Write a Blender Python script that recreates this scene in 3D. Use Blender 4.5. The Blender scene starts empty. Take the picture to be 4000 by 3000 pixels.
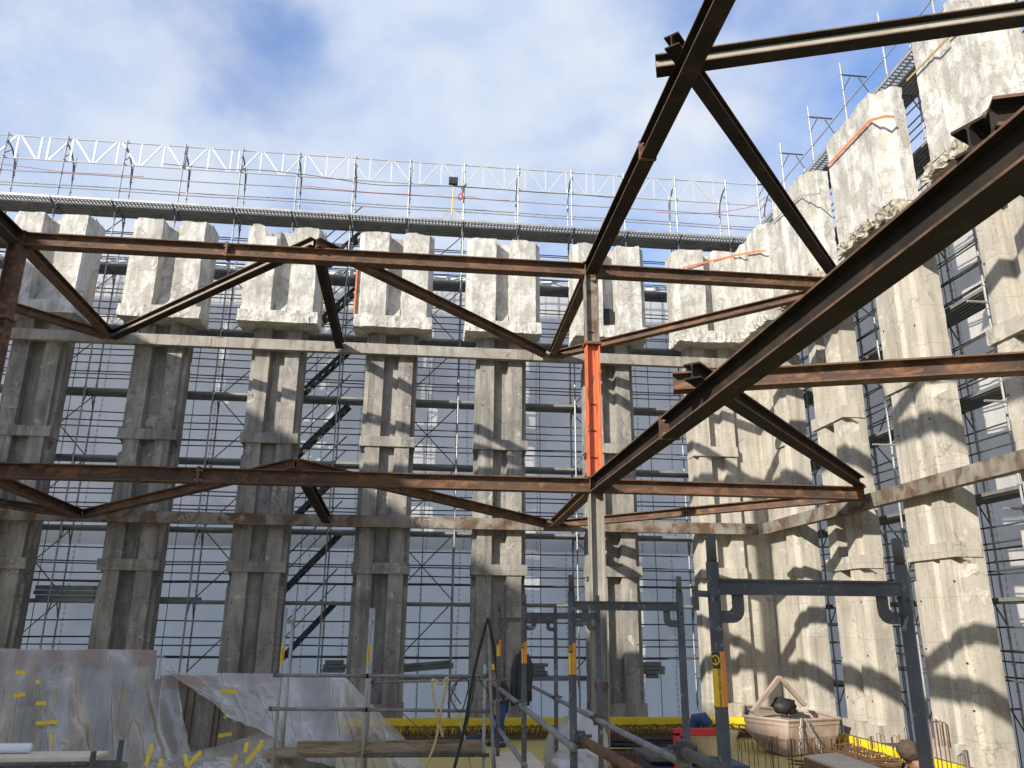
import bpy, math, random
from math import radians as rad, sin, cos, pi
from mathutils import Vector, Matrix, noise
random.seed(11)
V = Vector
sc = bpy.context.scene
col = sc.collection
FL = 2.8            # the eye is 2.8 m above the floor slab; floor = z 0

# ---------------------------------------------------------------- camera
F, YAW, PIT, ROL = 3061.2, rad(6.116), rad(16.85), rad(0.443)
fw = V((sin(YAW)*cos(PIT), cos(YAW)*cos(PIT), sin(PIT)))
r0 = V((cos(YAW), -sin(YAW), 0)); u0 = r0.cross(fw)
rt = cos(ROL)*r0 + sin(ROL)*u0; up = -sin(ROL)*r0 + cos(ROL)*u0
cd = bpy.data.cameras.new("camera"); cam = bpy.data.objects.new("camera", cd); col.objects.link(cam)
cd.sensor_width = 36; cd.lens = 36*F/4000; cd.clip_start = 0.05; cd.clip_end = 3000
cam.matrix_world = Matrix(((rt.x, up.x, -fw.x, 0), (rt.y, up.y, -fw.y, 0), (rt.z, up.z, -fw.z, FL), (0, 0, 0, 1)))
sc.camera = cam

# ---------------------------------------------------------------- light, sky, exposure
SUN = V((1, .95, -.62)).normalized()          # travel direction of the sunlight
EL = math.asin(-SUN.z); AZ = math.atan2(-SUN.x, -SUN.y)
sd = bpy.data.lights.new("sun", 'SUN'); sun = bpy.data.objects.new("sun", sd); col.objects.link(sun)
sd.energy = 5.0; sd.angle = rad(0.8); sd.color = (1, .93, .80)
sun.rotation_euler = SUN.to_track_quat('-Z', 'Y').to_euler(); sun.location = (-30, -28, 30)
sc.view_settings.view_transform = 'Standard'; sc.view_settings.look = 'None'
sc.view_settings.exposure = 0.55; sc.view_settings.gamma = 1

def nd(nt, typ, **kw):
    n = nt.nodes.new(typ)
    for k, v in kw.items():
        if k.startswith('i_'):
            n.inputs[int(k[2:]) if k[2:].isdigit() else k[2:].replace('_', ' ')].default_value = v
        else: setattr(n, k, v)
    return n
def ramp(nt, fac, stops):
    r = nt.nodes.new('ShaderNodeValToRGB'); e = r.color_ramp.elements
    while len(e) < len(stops): e.new(0.5)
    for q, (p, c) in zip(e, stops):
        q.position = p; q.color = (c, c, c, 1) if isinstance(c, (int, float)) else (*c, 1)
    nt.links.new(fac, r.inputs[0]); return r.outputs[0]
def mixc(nt, fac, a, b, mode='MIX'):
    m = nt.nodes.new('ShaderNodeMix'); m.data_type = 'RGBA'; m.blend_type = mode
    for sock, v in ((m.inputs[0], fac), (m.inputs[6], a), (m.inputs[7], b)):
        if hasattr(v, 'links'): nt.links.new(v, sock)
        elif isinstance(v, (int, float)): sock.default_value = v
        else: sock.default_value = (*v, 1)
    return m.outputs[2]
def math_(nt, op, a, b=None):
    m = nt.nodes.new('ShaderNodeMath'); m.operation = op
    for i, v in enumerate((a, b)):
        if v is None: continue
        if hasattr(v, 'links'): nt.links.new(v, m.inputs[i])
        else: m.inputs[i].default_value = v
    return m.outputs[0]

W = bpy.data.worlds.new("World"); sc.world = W; W.use_nodes = True
nt = W.node_tree; nt.nodes.clear()
out = nt.nodes.new('ShaderNodeOutputWorld'); bg = nt.nodes.new('ShaderNodeBackground')
sky = nd(nt, 'ShaderNodeTexSky', sky_type='NISHITA', sun_disc=False, sun_elevation=EL, sun_rotation=AZ % (2*pi), air_density=1.0, dust_density=0.6, ozone_density=1.0)
tc = nt.nodes.new('ShaderNodeTexCoord')
def cloud_noise(scale, detail, rough, loc, dist=0.0, stretch=(1, 1, 1.5)):
    mp = nd(nt, 'ShaderNodeMapping'); mp.inputs['Location'].default_value = loc; mp.inputs['Scale'].default_value = stretch
    nt.links.new(tc.outputs['Generated'], mp.inputs[0])
    n = nd(nt, 'ShaderNodeTexNoise'); n.inputs['Scale'].default_value = scale; n.inputs['Detail'].default_value = detail
    n.inputs['Roughness'].default_value = rough; n.inputs['Distortion'].default_value = dist
    nt.links.new(mp.outputs[0], n.inputs['Vector']); return n.outputs[0]
def bump_dir(d, k):      # soft lobe of cloud cover around a sky direction
    dp = nd(nt, 'ShaderNodeVectorMath', operation='DOT_PRODUCT'); dp.inputs[1].default_value = V(d).normalized()
    nt.links.new(tc.outputs['Generated'], dp.inputs[0])
    return math_(nt, 'POWER', math_(nt, 'MAXIMUM', dp.outputs['Value'], 0.0), k)
def skydir(x, y): return fw + rt*((x-2000)/F) - up*((y-1500)/F)
big = cloud_noise(3.0, 6, .5, (3.1, 1.7, .4), .2)
fin = cloud_noise(7.0, 7, .52, (7.7, .3, 2.1), .3)
cov = math_(nt, 'ADD', math_(nt, 'MULTIPLY', big, .75), math_(nt, 'MULTIPLY', fin, .33))
cov = math_(nt, 'ADD', cov, math_(nt, 'MULTIPLY', bump_dir(skydir(1750, 250), 60), .20))
cov = math_(nt, 'ADD', cov, math_(nt, 'MULTIPLY', bump_dir(skydir(500, 150), 60), .05))
cov = math_(nt, 'SUBTRACT', cov, math_(nt, 'MULTIPLY', bump_dir(skydir(1000, 330), 420), .20))
cov = math_(nt, 'SUBTRACT', cov, math_(nt, 'MULTIPLY', bump_dir(skydir(1180, 100), 700), .14))
cov = math_(nt, 'SUBTRACT', cov, math_(nt, 'MULTIPLY', bump_dir(skydir(3300, 150), 60), .05))
mask = ramp(nt, cov, [(.32, 0.12), (.45, .42), (.58, .82), (.72, 1)])
skyb = nd(nt, 'ShaderNodeVectorMath', operation='SCALE'); skyb.inputs['Scale'].default_value = 0.13
nt.links.new(sky.outputs[0], skyb.inputs[0])
tint = mixc(nt, 1.0, skyb.outputs[0], (.70, 1.0, 1.42), 'MULTIPLY')
cl = mixc(nt, ramp(nt, fin, [(.35, 0), (.7, 1)]), (.385, .465, .62), (.55, .585, .65))
nt.links.new(mixc(nt, mask, tint, cl), bg.inputs['Color']); bg.inputs['Strength'].default_value = 1.0
nt.links.new(bg.outputs[0], out.inputs[0])

# ---------------------------------------------------------------- pixel ray -> point, used to survey positions
def ray(x, y): return fw + rt*((x-2000)/F) - up*((y-1500)/F)
def at(x, y, Y):
    d = ray(x, y); d = d*(Y/d.y); return V((d.x, d.y, d.z+FL))
def atx(x, y, X):
    d = ray(x, y); d = d*(X/d.x); return V((d.x, d.y, d.z+FL))
def H(z): return z+FL

# ---------------------------------------------------------------- materials
def surf(name, c1, c2, scale=3.0, rough=.8, metal=0.0, bump=.0, bscale=30., thr=(.35, .65), c3=None, scale3=9., thr3=(.55, .62), streak=0.0, streakc=(.1, .06, .04), dark=0.0, stain=0.0, crack=0.0, stretch=(1, 1, 1), spec=.4, det3=(7, .65, .6)):
    m = bpy.data.materials.new(name); m.use_nodes = True; t = m.node_tree
    b = t.nodes['Principled BSDF']; g = t.nodes.new('ShaderNodeNewGeometry'); pos = g.outputs['Position']
    mp = nd(t, 'ShaderNodeMapping'); mp.inputs['Scale'].default_value = stretch; t.links.new(pos, mp.inputs[0])
    def nz(s, d=6, r=.6, v=None, ds=0.):
        n = nd(t, 'ShaderNodeTexNoise'); n.inputs['Scale'].default_value = s; n.inputs['Detail'].default_value = d
        n.inputs['Roughness'].default_value = r; n.inputs['Distortion'].default_value = ds
        t.links.new(v or mp.outputs[0], n.inputs['Vector']); return n.outputs[0]
    n1 = nz(scale)
    c = mixc(t, ramp(t, n1, [(thr[0], 0), (thr[1], 1)]), c1, c2)
    h = n1
    if c3:
        n3 = nz(scale3, det3[0], det3[1], None, det3[2])
        k3 = ramp(t, n3, [(thr3[0], 0), (thr3[1], 1)])
        c = mixc(t, k3, c, c3); h = math_(t, 'ADD', math_(t, 'MULTIPLY', k3, .5), math_(t, 'MULTIPLY', n3, .4))
    if streak:
        ms = nd(t, 'ShaderNodeMapping'); ms.inputs['Scale'].default_value = (5, 5, .35); t.links.new(pos, ms.inputs[0])
        ns = nz(1.0, 5, .6, ms.outputs[0])
        c = mixc(t, math_(t, 'MULTIPLY', ramp(t, ns, [(.48, 0), (.68, 1)]), streak), c, streakc)
    if crack:
        dv = nd(t, 'ShaderNodeVectorMath', operation='ADD'); nw = nd(t, 'ShaderNodeTexNoise'); nw.inputs['Scale'].default_value = 2.2; nw.inputs['Detail'].default_value = 5; t.links.new(pos, nw.inputs['Vector'])
        sc2 = nd(t, 'ShaderNodeVectorMath', operation='SCALE'); sc2.inputs['Scale'].default_value = .9; t.links.new(nw.outputs['Color'], sc2.inputs[0]); t.links.new(pos, dv.inputs[0]); t.links.new(sc2.outputs[0], dv.inputs[1])
        vo = nd(t, 'ShaderNodeTexVoronoi', feature='DISTANCE_TO_EDGE'); vo.inputs['Scale'].default_value = .75; t.links.new(dv.outputs[0], vo.inputs['Vector'])
        sx3 = nd(t, 'ShaderNodeSeparateXYZ'); t.links.new(pos, sx3.inputs[0])
        lift = math_(t, 'FRACT', math_(t, 'ADD', math_(t, 'DIVIDE', sx3.outputs[2], .83), math_(t, 'MULTIPLY', nw.outputs[0], .05)))
        lk = math_(t, 'MULTIPLY', math_(t, 'LESS_THAN', lift, .017), .5)
        ck = math_(t, 'MAXIMUM', math_(t, 'MULTIPLY', ramp(t, vo.outputs['Distance'], [(0, 1), (.016, 0)]), ramp(t, nz(.9, 2), [(.48, 0), (.56, 1)])), lk)
        c = mixc(t, math_(t, 'MULTIPLY', ck, crack), c, tuple(x*.3 for x in c1))
        nr = nz(1.0, 6, .6, None, .2); mr = nd(t, 'ShaderNodeMapping'); mr.inputs['Scale'].default_value = (7, 7, .5); t.links.new(pos, mr.inputs[0])
        nrr = nz(1.0, 4, .6, mr.outputs[0]); c = mixc(t, math_(t, 'MULTIPLY', ramp(t, nrr, [(.64, 0), (.72, 1)]), crack*.45), c, (.20, .125, .075))
    if stain:
        ms2 = nd(t, 'ShaderNodeMapping'); ms2.inputs['Scale'].default_value = (2.2, 2.2, .7); t.links.new(pos, ms2.inputs[0])
        nst = nz(1.0, 8, .68, ms2.outputs[0], .3)
        c = mixc(t, math_(t, 'MULTIPLY', ramp(t, nst, [(.46, 0), (.56, .55), (.70, 1)]), stain), c, (.085, .082, .078))
    if dark:
        nf = nz(bscale*1.3, 3, .5)
        c = mixc(t, math_(t, 'MULTIPLY', ramp(t, nf, [(.60, 0), (.70, 1)]), dark), c, tuple(x*.35 for x in c1))
    t.links.new(c, b.inputs['Base Color'])
    b.inputs['Roughness'].default_value = rough; b.inputs['Metallic'].default_value = metal
    b.inputs['Specular IOR Level'].default_value = spec
    if bump:
        nb = nz(bscale, 6, .65)
        hh = math_(t, 'ADD', math_(t, 'MULTIPLY', nb, .35), h)
        bp = nd(t, 'ShaderNodeBump'); bp.inputs['Strength'].default_value = 1.0; bp.inputs['Distance'].default_value = bump
        t.links.new(hh, bp.inputs['Height']); t.links.new(bp.outputs[0], b.inputs['Normal'])
    return m
M = {}
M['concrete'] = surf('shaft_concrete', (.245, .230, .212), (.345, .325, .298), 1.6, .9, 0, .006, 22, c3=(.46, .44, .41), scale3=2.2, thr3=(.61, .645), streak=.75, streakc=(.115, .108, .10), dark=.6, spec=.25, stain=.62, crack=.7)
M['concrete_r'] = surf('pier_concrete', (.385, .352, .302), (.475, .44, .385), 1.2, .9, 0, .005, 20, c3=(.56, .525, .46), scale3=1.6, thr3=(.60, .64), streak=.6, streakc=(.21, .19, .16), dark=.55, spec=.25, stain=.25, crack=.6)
M['block'] = surf('plastered_block', (.385, .365, .33), (.45, .43, .39), 1.7, .92, 0, .014, 20, c3=(.56, .545, .52), scale3=2.3, thr3=(.44, .53), streak=.5, streakc=(.25, .23, .20), dark=.45, stretch=(1, 1, .7), stain=.3, crack=.6, spec=.25, det3=(9, .72, .3))
M['broken'] = surf('broken_concrete', (.24, .21, .165), (.46, .42, .355), 6, .95, 0, .05, 14, c3=(.12, .095, .07), scale3=7, thr3=(.55, .63))
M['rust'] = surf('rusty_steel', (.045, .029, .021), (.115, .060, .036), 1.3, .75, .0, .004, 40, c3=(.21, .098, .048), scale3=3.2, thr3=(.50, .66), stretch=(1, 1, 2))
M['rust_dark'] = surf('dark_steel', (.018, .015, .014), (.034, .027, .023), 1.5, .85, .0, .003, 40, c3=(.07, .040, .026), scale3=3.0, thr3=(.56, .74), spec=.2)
M['rust_edge'] = surf('rusty_flange_edge', (.085, .05, .033), (.14, .078, .048), 6, .8, 0, 0, c3=(.05, .035, .028), scale3=4, thr3=(.52, .62))
M['strut_pale'] = surf('sunlit_primer_steel', (.25, .22, .185), (.33, .31, .27), 1.4, .75, .0, .003, 40, c3=(.11, .06, .04), scale3=6, thr3=(.6, .72))  # grey primer lightened so the upper strut webs look sunlit
M['orange'] = surf('faded_orange_paint', (.62, .14, .045), (.50, .11, .05), 3, .6, 0, .002, 30, c3=(.09, .05, .045), scale3=5, thr3=(.56, .62), stretch=(3, 3, .5))
M['waler'] = surf('splashed_steel', (.22, .205, .18), (.315, .30, .275), 2.2, .75, 0, .004, 30, c3=(.18, .11, .07), scale3=3.2, thr3=(.57, .70), streak=.6, streakc=(.12, .085, .06))
M['waler_rust'] = surf('rust_streaked_steel', (.25, .235, .21), (.15, .115, .085), 1.1, .75, 0, .004, 30, c3=(.10, .055, .032), scale3=2.2, thr3=(.47, .60), streak=.6, streakc=(.10, .07, .05))
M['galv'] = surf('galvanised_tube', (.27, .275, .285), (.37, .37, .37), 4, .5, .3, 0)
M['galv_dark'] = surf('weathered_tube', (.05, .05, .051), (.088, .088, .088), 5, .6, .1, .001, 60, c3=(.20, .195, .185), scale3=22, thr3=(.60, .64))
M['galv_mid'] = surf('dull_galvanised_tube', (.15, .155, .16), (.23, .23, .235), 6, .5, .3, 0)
M['deck'] = surf('scaffold_deck', (.17, .18, .175), (.25, .26, .25), 3, .65, .3, .003, 30)
M['alu'] = surf('aluminium', (.46, .47, .49), (.54, .54, .55), 4, .45, .3, 0)
M['timber'] = surf('old_timber', (.20, .15, .10), (.33, .26, .18), 2, .9, 0, .006, 20, c3=(.14, .10, .07), scale3=5, stretch=(.6, 4, 6))
M['ply'] = surf('pale_plywood', (.50, .43, .33), (.60, .53, .42), 3, .85, 0, .002, 30)
M['redply'] = surf('red_brown_shuttering', (.20, .095, .065), (.26, .125, .085), 3, .8, 0, .002, 20)
M['yellow'] = surf('yellow_upstand', (.80, .60, .02), (.72, .52, .02), 3, .6, 0, .001, 20, c3=(.45, .35, .06), scale3=3, thr3=(.64, .72))
M['slab'] = surf('yellow_floor_board', (.60, .50, .16), (.52, .43, .17), .8, .75, 0, .004, 8, c3=(.38, .32, .18), scale3=2.0, thr3=(.55, .68))
M['earth'] = surf('site_earth', (.20, .16, .11), (.28, .23, .17), .3, .95, 0, .05, 2)
M['rebar'] = surf('rebar_steel', (.10, .06, .045), (.16, .085, .05), 9, .8, .2, 0)
M['skip'] = surf('mortar_skip_paint', (.30, .225, .18), (.39, .31, .26), 2.2, .8, 0, .006, 20, c3=(.40, .16, .09), scale3=3.5, thr3=(.62, .72), streak=.5, streakc=(.25, .13, .085))
M['black'] = surf('black_rubber', (.012, .012, .013), (.025, .025, .026), 8, .6, 0, .004, 30)
M['navy'] = surf('dark_blue_paint', (.02, .04, .12), (.03, .06, .17), 6, .5, 0, 0)
M['red'] = surf('red_paint', (.50, .02, .025), (.42, .02, .02), 6, .5, 0, 0)
M['tan'] = surf('tan_plastic', (.50, .40, .24), (.58, .47, .30), 5, .6, 0, .002, 20)
M['hose'] = surf('yellow_hose', (.45, .36, .16), (.52, .42, .2), 8, .6, 0, 0)
M['strap'] = surf('orange_strap', (.75, .20, .06), (.62, .16, .05), 8, .7, 0, 0)
M['redcable'] = surf('red_cable', (.38, .07, .07), (.36, .12, .1), 8, .6, 0, 0)
M['rope'] = surf('brown_batten', (.30, .20, .09), (.36, .25, .12), 8, .8, 0, 0)
M['sticker'] = surf('orange_sticker', (.72, .20, .02), (.65, .16, .02), 20, .5, 0, 0, c3=(.5, .42, .34), scale3=60, thr3=(.68, .72))
M['sticker_y'] = surf('yellow_sticker', (.66, .42, .02), (.6, .38, .02), 20, .5, 0, 0)
M['ink'] = surf('black_print', (.02, .02, .02), (.03, .03, .03), 8, .5)
M['chalk'] = surf('chalk', (.40, .37, .32), (.32, .295, .25), 30, .9, c3=(.25, .16, .1), scale3=40, thr3=(.55, .6))
M['tape'] = surf('yellow_tape', (.68, .48, .03), (.6, .42, .03), 9, .5, 0, 0)
M['helmet'] = surf('helmet_yellow', (.75, .45, .02), (.72, .42, .02), 5, .4)
M['jacket'] = surf('dark_brown_jacket', (.045, .030, .026), (.07, .048, .04), 12, .9, 0, .01, 20)
M['jeans'] = surf('blue_jeans', (.03, .06, .16), (.05, .09, .22), 8, .9, 0, .006, 25)
M['skin'] = surf('skin', (.36, .19, .12), (.40, .22, .15), 8, .6)
M['hair'] = surf('brown_hair', (.06, .042, .03), (.10, .07, .05), 30, .8, 0, .01, 60)
M['leather'] = surf('tan_pouch', (.36, .25, .12), (.3, .2, .1), 8, .8)
M['white'] = surf('white_plastic', (.72, .73, .75), (.78, .78, .8), 4, .5)
M['boot'] = surf('boot', (.05, .04, .035), (.07, .06, .05), 9, .8)

def sheet_mat(name, tint, tint2, trans):
    m = bpy.data.materials.new(name); m.use_nodes = True; t = m.node_tree; t.nodes.clear()
    o = t.nodes.new('ShaderNodeOutputMaterial'); g = t.nodes.new('ShaderNodeNewGeometry'); pos = g.outputs['Position']
    ms = nd(t, 'ShaderNodeMapping'); ms.inputs['Scale'].default_value = (2.2, 2.2, .25); t.links.new(pos, ms.inputs[0])
    n = nd(t, 'ShaderNodeTexNoise'); n.inputs['Scale'].default_value = 1.0; n.inputs['Detail'].default_value = 7; n.inputs['Roughness'].default_value = .6
    t.links.new(ms.outputs[0], n.inputs['Vector'])
    n2 = nd(t, 'ShaderNodeTexNoise'); n2.inputs['Scale'].default_value = .45; n2.inputs['Detail'].default_value = 4; t.links.new(pos, n2.inputs['Vector'])
    c = mixc(t, ramp(t, n.outputs[0], [(.3, 0), (.7, 1)]), tint, tint2)
    c = mixc(t, ramp(t, n2.outputs[0], [(.36, .38), (.47, .08), (.62, 0)]), c, tuple(x*.6 for x in tint))
    sx_ = nd(t, 'ShaderNodeSeparateXYZ'); t.links.new(pos, sx_.inputs[0])
    fr_ = math_(t, 'FRACT', math_(t, 'DIVIDE', math_(t, 'ADD', math_(t, 'ADD', sx_.outputs[0], sx_.outputs[1]), 80.0), 1.14))
    band = math_(t, 'LESS_THAN', fr_, .05)
    dash = math_(t, 'ADD', math_(t, 'MULTIPLY', math_(t, 'LESS_THAN', math_(t, 'FRACT', math_(t, 'DIVIDE', sx_.outputs[2], .16)), .55), .30), .12)
    c = mixc(t, math_(t, 'MULTIPLY', band, dash), c, (.10, .10, .11))
    d = t.nodes.new('ShaderNodeBsdfDiffuse'); tr = t.nodes.new('ShaderNodeBsdfTranslucent')
    t.links.new(c, d.inputs[0]); t.links.new(c, tr.inputs[0])
    mx = t.nodes.new('ShaderNodeMixShader'); mx.inputs[0].default_value = trans
    t.links.new(d.outputs[0], mx.inputs[1]); t.links.new(tr.outputs[0], mx.inputs[2])
    b = nd(t, 'ShaderNodeBump'); b.inputs['Distance'].default_value = .05; t.links.new(n.outputs[0], b.inputs['Height'])
    t.links.new(b.outputs[0], d.inputs['Normal']); t.links.new(b.outputs[0], tr.inputs['Normal'])
    t.links.new(mx.outputs[0], o.inputs[0]); return m
M['sheet'] = sheet_mat('scaffold_sheeting', (.80, .775, .75), (.87, .85, .83), .66)
M['sheet_r'] = sheet_mat('scaffold_sheeting_grey', (.74, .70, .66), (.82, .79, .75), .5)
M['sheet_teal'] = sheet_mat('scaffold_sheeting_teal', (.69, .715, .715), (.79, .78, .77), .62)
def film_mat(name, alpha, tintc):
    m = bpy.data.materials.new(name); m.use_nodes = True; t = m.node_tree; t.nodes.clear()
    o = t.nodes.new('ShaderNodeOutputMaterial'); g = t.nodes.new('ShaderNodeNewGeometry')
    n = nd(t, 'ShaderNodeTexNoise'); n.inputs['Scale'].default_value = 1.1; n.inputs['Detail'].default_value = 6; n.inputs['Distortion'].default_value = .4
    t.links.new(g.outputs['Position'], n.inputs['Vector'])
    d = t.nodes.new('ShaderNodeBsdfDiffuse'); d.inputs[0].default_value = (*tintc, 1)
    tl = t.nodes.new('ShaderNodeBsdfTranslucent'); tl.inputs[0].default_value = (*tintc, 1)
    gl = t.nodes.new('ShaderNodeBsdfGlossy'); gl.inputs['Roughness'].default_value = .2
    tp = t.nodes.new('ShaderNodeBsdfTransparent')
    a = t.nodes.new('ShaderNodeMixShader'); a.inputs[0].default_value = .4; t.links.new(d.outputs[0], a.inputs[1]); t.links.new(tl.outputs[0], a.inputs[2])
    b2 = t.nodes.new('ShaderNodeMixShader'); b2.inputs[0].default_value = .20; t.links.new(a.outputs[0], b2.inputs[1]); t.links.new(gl.outputs[0], b2.inputs[2])
    c = t.nodes.new('ShaderNodeMixShader')
    uv = nd(t, 'ShaderNodeUVMap')
    def folds(sc, rot, lo, amt):
        mp2 = nd(t, 'ShaderNodeMapping'); mp2.inputs['Scale'].default_value = sc; mp2.inputs['Rotation'].default_value = (0, 0, rot); t.links.new(uv.outputs[0], mp2.inputs[0])
        nc = nd(t, 'ShaderNodeTexNoise'); nc.inputs['Scale'].default_value = 1.0; nc.inputs['Detail'].default_value = 1.5; nc.inputs['Distortion'].default_value = .15; t.links.new(mp2.outputs[0], nc.inputs['Vector'])
        k = math_(t, 'ABSOLUTE', math_(t, 'SUBTRACT', nc.outputs[0], lo)); return ramp(t, k, [(0, amt), (.008, amt*.55), (.03, amt*.25), (.09, 0)])
    fsum = math_(t, 'ADD', math_(t, 'ADD', folds((6, .55, 1), .25, .5, .42), folds((5, .8, 1), -.45, .47, .30)), folds((2.5, 2.0, 1), .8, .55, .22))
    t.links.new(math_(t, 'ADD', fsum, ramp(t, n.outputs[0], [(.35, alpha-.14), (.5, alpha), (.66, alpha+.18)])), c.inputs[0])
    t.links.new(tp.outputs[0], c.inputs[1]); t.links.new(b2.outputs[0], c.inputs[2])
    bp = nd(t, 'ShaderNodeBump'); bp.inputs['Distance'].default_value = .045; t.links.new(math_(t, 'ADD', n.outputs[0], math_(t, 'MULTIPLY', fsum, 1.2)), bp.inputs['Height'])
    for s in (d, tl, gl): t.links.new(bp.outputs[0], s.inputs['Normal'])
    t.links.new(c.outputs[0], o.inputs[0]); return m
M['film'] = film_mat('clear_film', .36, (.50, .475, .46))
M['film_white'] = film_mat('milky_film', .54, (.56, .53, .51))

# ---------------------------------------------------------------- mesh helpers
class MB:
    def __init__(s): s.v = []; s.f = []
    def add(s, vs, fs):
        k = len(s.v); s.v += [V(p) for p in vs]; s.f += [tuple(i+k for i in f) for f in fs]
    def box(s, lo, hi):
        x0, y0, z0 = lo; x1, y1, z1 = hi
        s.add([(x0, y0, z0), (x1, y0, z0), (x1, y1, z0), (x0, y1, z0), (x0, y0, z1), (x1, y0, z1), (x1, y1, z1), (x0, y1, z1)],
              [(3, 2, 1, 0), (4, 5, 6, 7), (0, 1, 5, 4), (1, 2, 6, 5), (2, 3, 7, 6), (3, 0, 4, 7)])
    def prism(s, poly, a, b, upv=(0, 0, 1), n=1, jit=None):
        """extrude a closed 2D polygon (side, up) along a->b"""
        a, b = V(a), V(b); d = (b-a).normalized(); u = V(upv)
        if abs(d.dot(u)) > .98: u = V((0, 1, 0))
        sd_ = d.cross(u).normalized(); u = sd_.cross(d).normalized(); k = len(poly)
        vs = []
        for i in range(n+1):
            c = a.lerp(b, i/n); vs += [c+sd_*p[0]+u*p[1] for p in poly]
        fs = [tuple(reversed(range(k))), tuple(n*k+i for i in range(k))]
        for i in range(n):
            for j in range(k): q = (j+1) % k; fs.append((i*k+j, i*k+q, (i+1)*k+q, (i+1)*k+j))
        s.add(vs, fs)
    def bar(s, a, b, w, h, upv=(0, 0, 1)):
        s.prism([(-w/2, -h/2), (w/2, -h/2), (w/2, h/2), (-w/2, h/2)], a, b, upv)
    def ibeam(s, a, b, w, h, tf=.022, tw=.014, upv=(0, 0, 1)):
        x, y, t, k = w/2, h/2, tf, tw/2; r = .02
        s.prism([(-x, -y), (x, -y), (x, -y+t), (k+r, -y+t), (k, -y+t+r), (k, y-t-r), (k+r, y-t), (x, y-t), (x, y), (-x, y), (-x, y-t), (-k-r, y-t), (-k, y-t-r), (-k, -y+t+r), (-k-r, -y+t), (-x, -y+t)], a, b, upv)
    def tube(s, pts, r, n=8, cap=True):
        pts = [V(p) for p in pts]; m = len(pts); k0 = len(s.v); prev = None
        for i, p in enumerate(pts):
            d = (pts[min(i+1, m-1)]-pts[max(i-1, 0)]).normalized()
            u = prev if prev is not None else (V((0, 0, 1)) if abs(d.z) < .9 else V((1, 0, 0)))
            sd_ = d.cross(u).normalized(); u = sd_.cross(d).normalized(); prev = u
            rr = r[i] if isinstance(r, (list, tuple)) else r
            for j in range(n): t = 2*pi*j/n; s.v.append(p+sd_*(cos(t)*rr)+u*(sin(t)*rr))
        for i in range(m-1):
            for j in range(n): q = (j+1) % n; s.f.append((k0+i*n+j, k0+i*n+q, k0+(i+1)*n+q, k0+(i+1)*n+j))
        if cap: s.f.append(tuple(k0+j for j in reversed(range(n)))); s.f.append(tuple(k0+(m-1)*n+j for j in range(n)))
    def sphere(s, c, r, n=10, m=7, sc_=(1, 1, 1), zmin=-1):
        c = V(c); k0 = len(s.v)
        for i in range(m+1):
            ph = -pi/2+pi*i/m
            for j in range(n): t = 2*pi*j/n; z = max(sin(ph), zmin); s.v.append(c+V((cos(ph)*cos(t)*r*sc_[0], cos(ph)*sin(t)*r*sc_[1], z*r*sc_[2])))
        for i in range(m):
            for j in range(n): q = (j+1) % n; s.f.append((k0+i*n+j, k0+i*n+q, k0+(i+1)*n+q, k0+(i+1)*n+j))
    def build(s, name, mt, parent=None, smooth=False, bevel=0.0, label=None):
        me = bpy.data.meshes.new(name)
        if parent is not None: o0 = wloc(parent)
        else:
            xs = [p.x for p in s.v]; ys = [p.y for p in s.v]; zs = [p.z for p in s.v]
            o0 = V(((min(xs)+max(xs))/2, (min(ys)+max(ys))/2, min(zs)))
        me.from_pydata([p-o0 for p in s.v], [], s.f); me.update()
        me.materials.append(M[mt] if isinstance(mt, str) else mt)
        if smooth:
            for p in me.polygons: p.use_smooth = True
            if smooth == 2: me.set_sharp_from_angle(angle=rad(32))
        o = bpy.data.objects.new(name, me); col.objects.link(o)
        if parent is not None: o.parent = parent
        else: o.location = o0
        if bevel:
            bv = o.modifiers.new('bevel', 'BEVEL'); bv.width = bevel; bv.segments = 2; bv.limit_method = 'ANGLE'
        if label: o['label'] = label
        return o
def wloc(o):
    p = V(o.location)
    while o.parent: o = o.parent; p = p+V(o.location)
    return p
def thing(name, label, cat, loc=(0, 0, 0), group=None):
    o = bpy.data.objects.new(name, None); col.objects.link(o); o.location = loc; o.empty_display_size = .2
    return tag(o, label, cat, group)
def tag(o, label=None, cat=None, group=None, kind=None):
    if label: o['label'] = label
    if cat: o['category'] = cat; o['kind'] = kind or 'thing'
    if group: o['group'] = group
    if kind: o['kind'] = kind
    return o
def text_mesh(body, size, origin, right, upv, mt, parent, name='lettering', thick=.0015):
    cu = bpy.data.curves.new(name, 'FONT'); cu.body = body; cu.size = size; cu.extrude = thick; cu.align_x = 'CENTER'; cu.align_y = 'CENTER'
    tmp = bpy.data.objects.new(name+'_tmp', cu); col.objects.link(tmp)
    dg = bpy.context.evaluated_depsgraph_get(); me = bpy.data.meshes.new_from_object(tmp.evaluated_get(dg))
    bpy.data.objects.remove(tmp); right = V(right).normalized(); upv = V(upv).normalized(); nrm = right.cross(upv)
    o0 = wloc(parent)
    for v in me.vertices: v.co = V(origin)+right*v.co.x+upv*v.co.y+nrm*v.co.z-o0
    me.materials.clear(); me.materials.append(M[mt]); me.name = name
    o = bpy.data.objects.new(name, me); col.objects.link(o); o.parent = parent; return o
def fbm(p, s=1.0): return noise.fractal(V(p)*s, 0.9, 2.0, 4)

# ---------------------------------------------------------------- ground
g = MB(); g.add([(-400, -400, -.35), (400, -400, -.35), (400, 700, -.35), (-400, 700, -.35)], [(0, 1, 2, 3)])
tag(g.build('ground', 'earth'), kind='structure')
g = MB(); g.box((-17.6, -22, -.3), (9.88, 22.0, 0)); tag(g.build('floor_slab', 'slab'), kind='structure')

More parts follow.
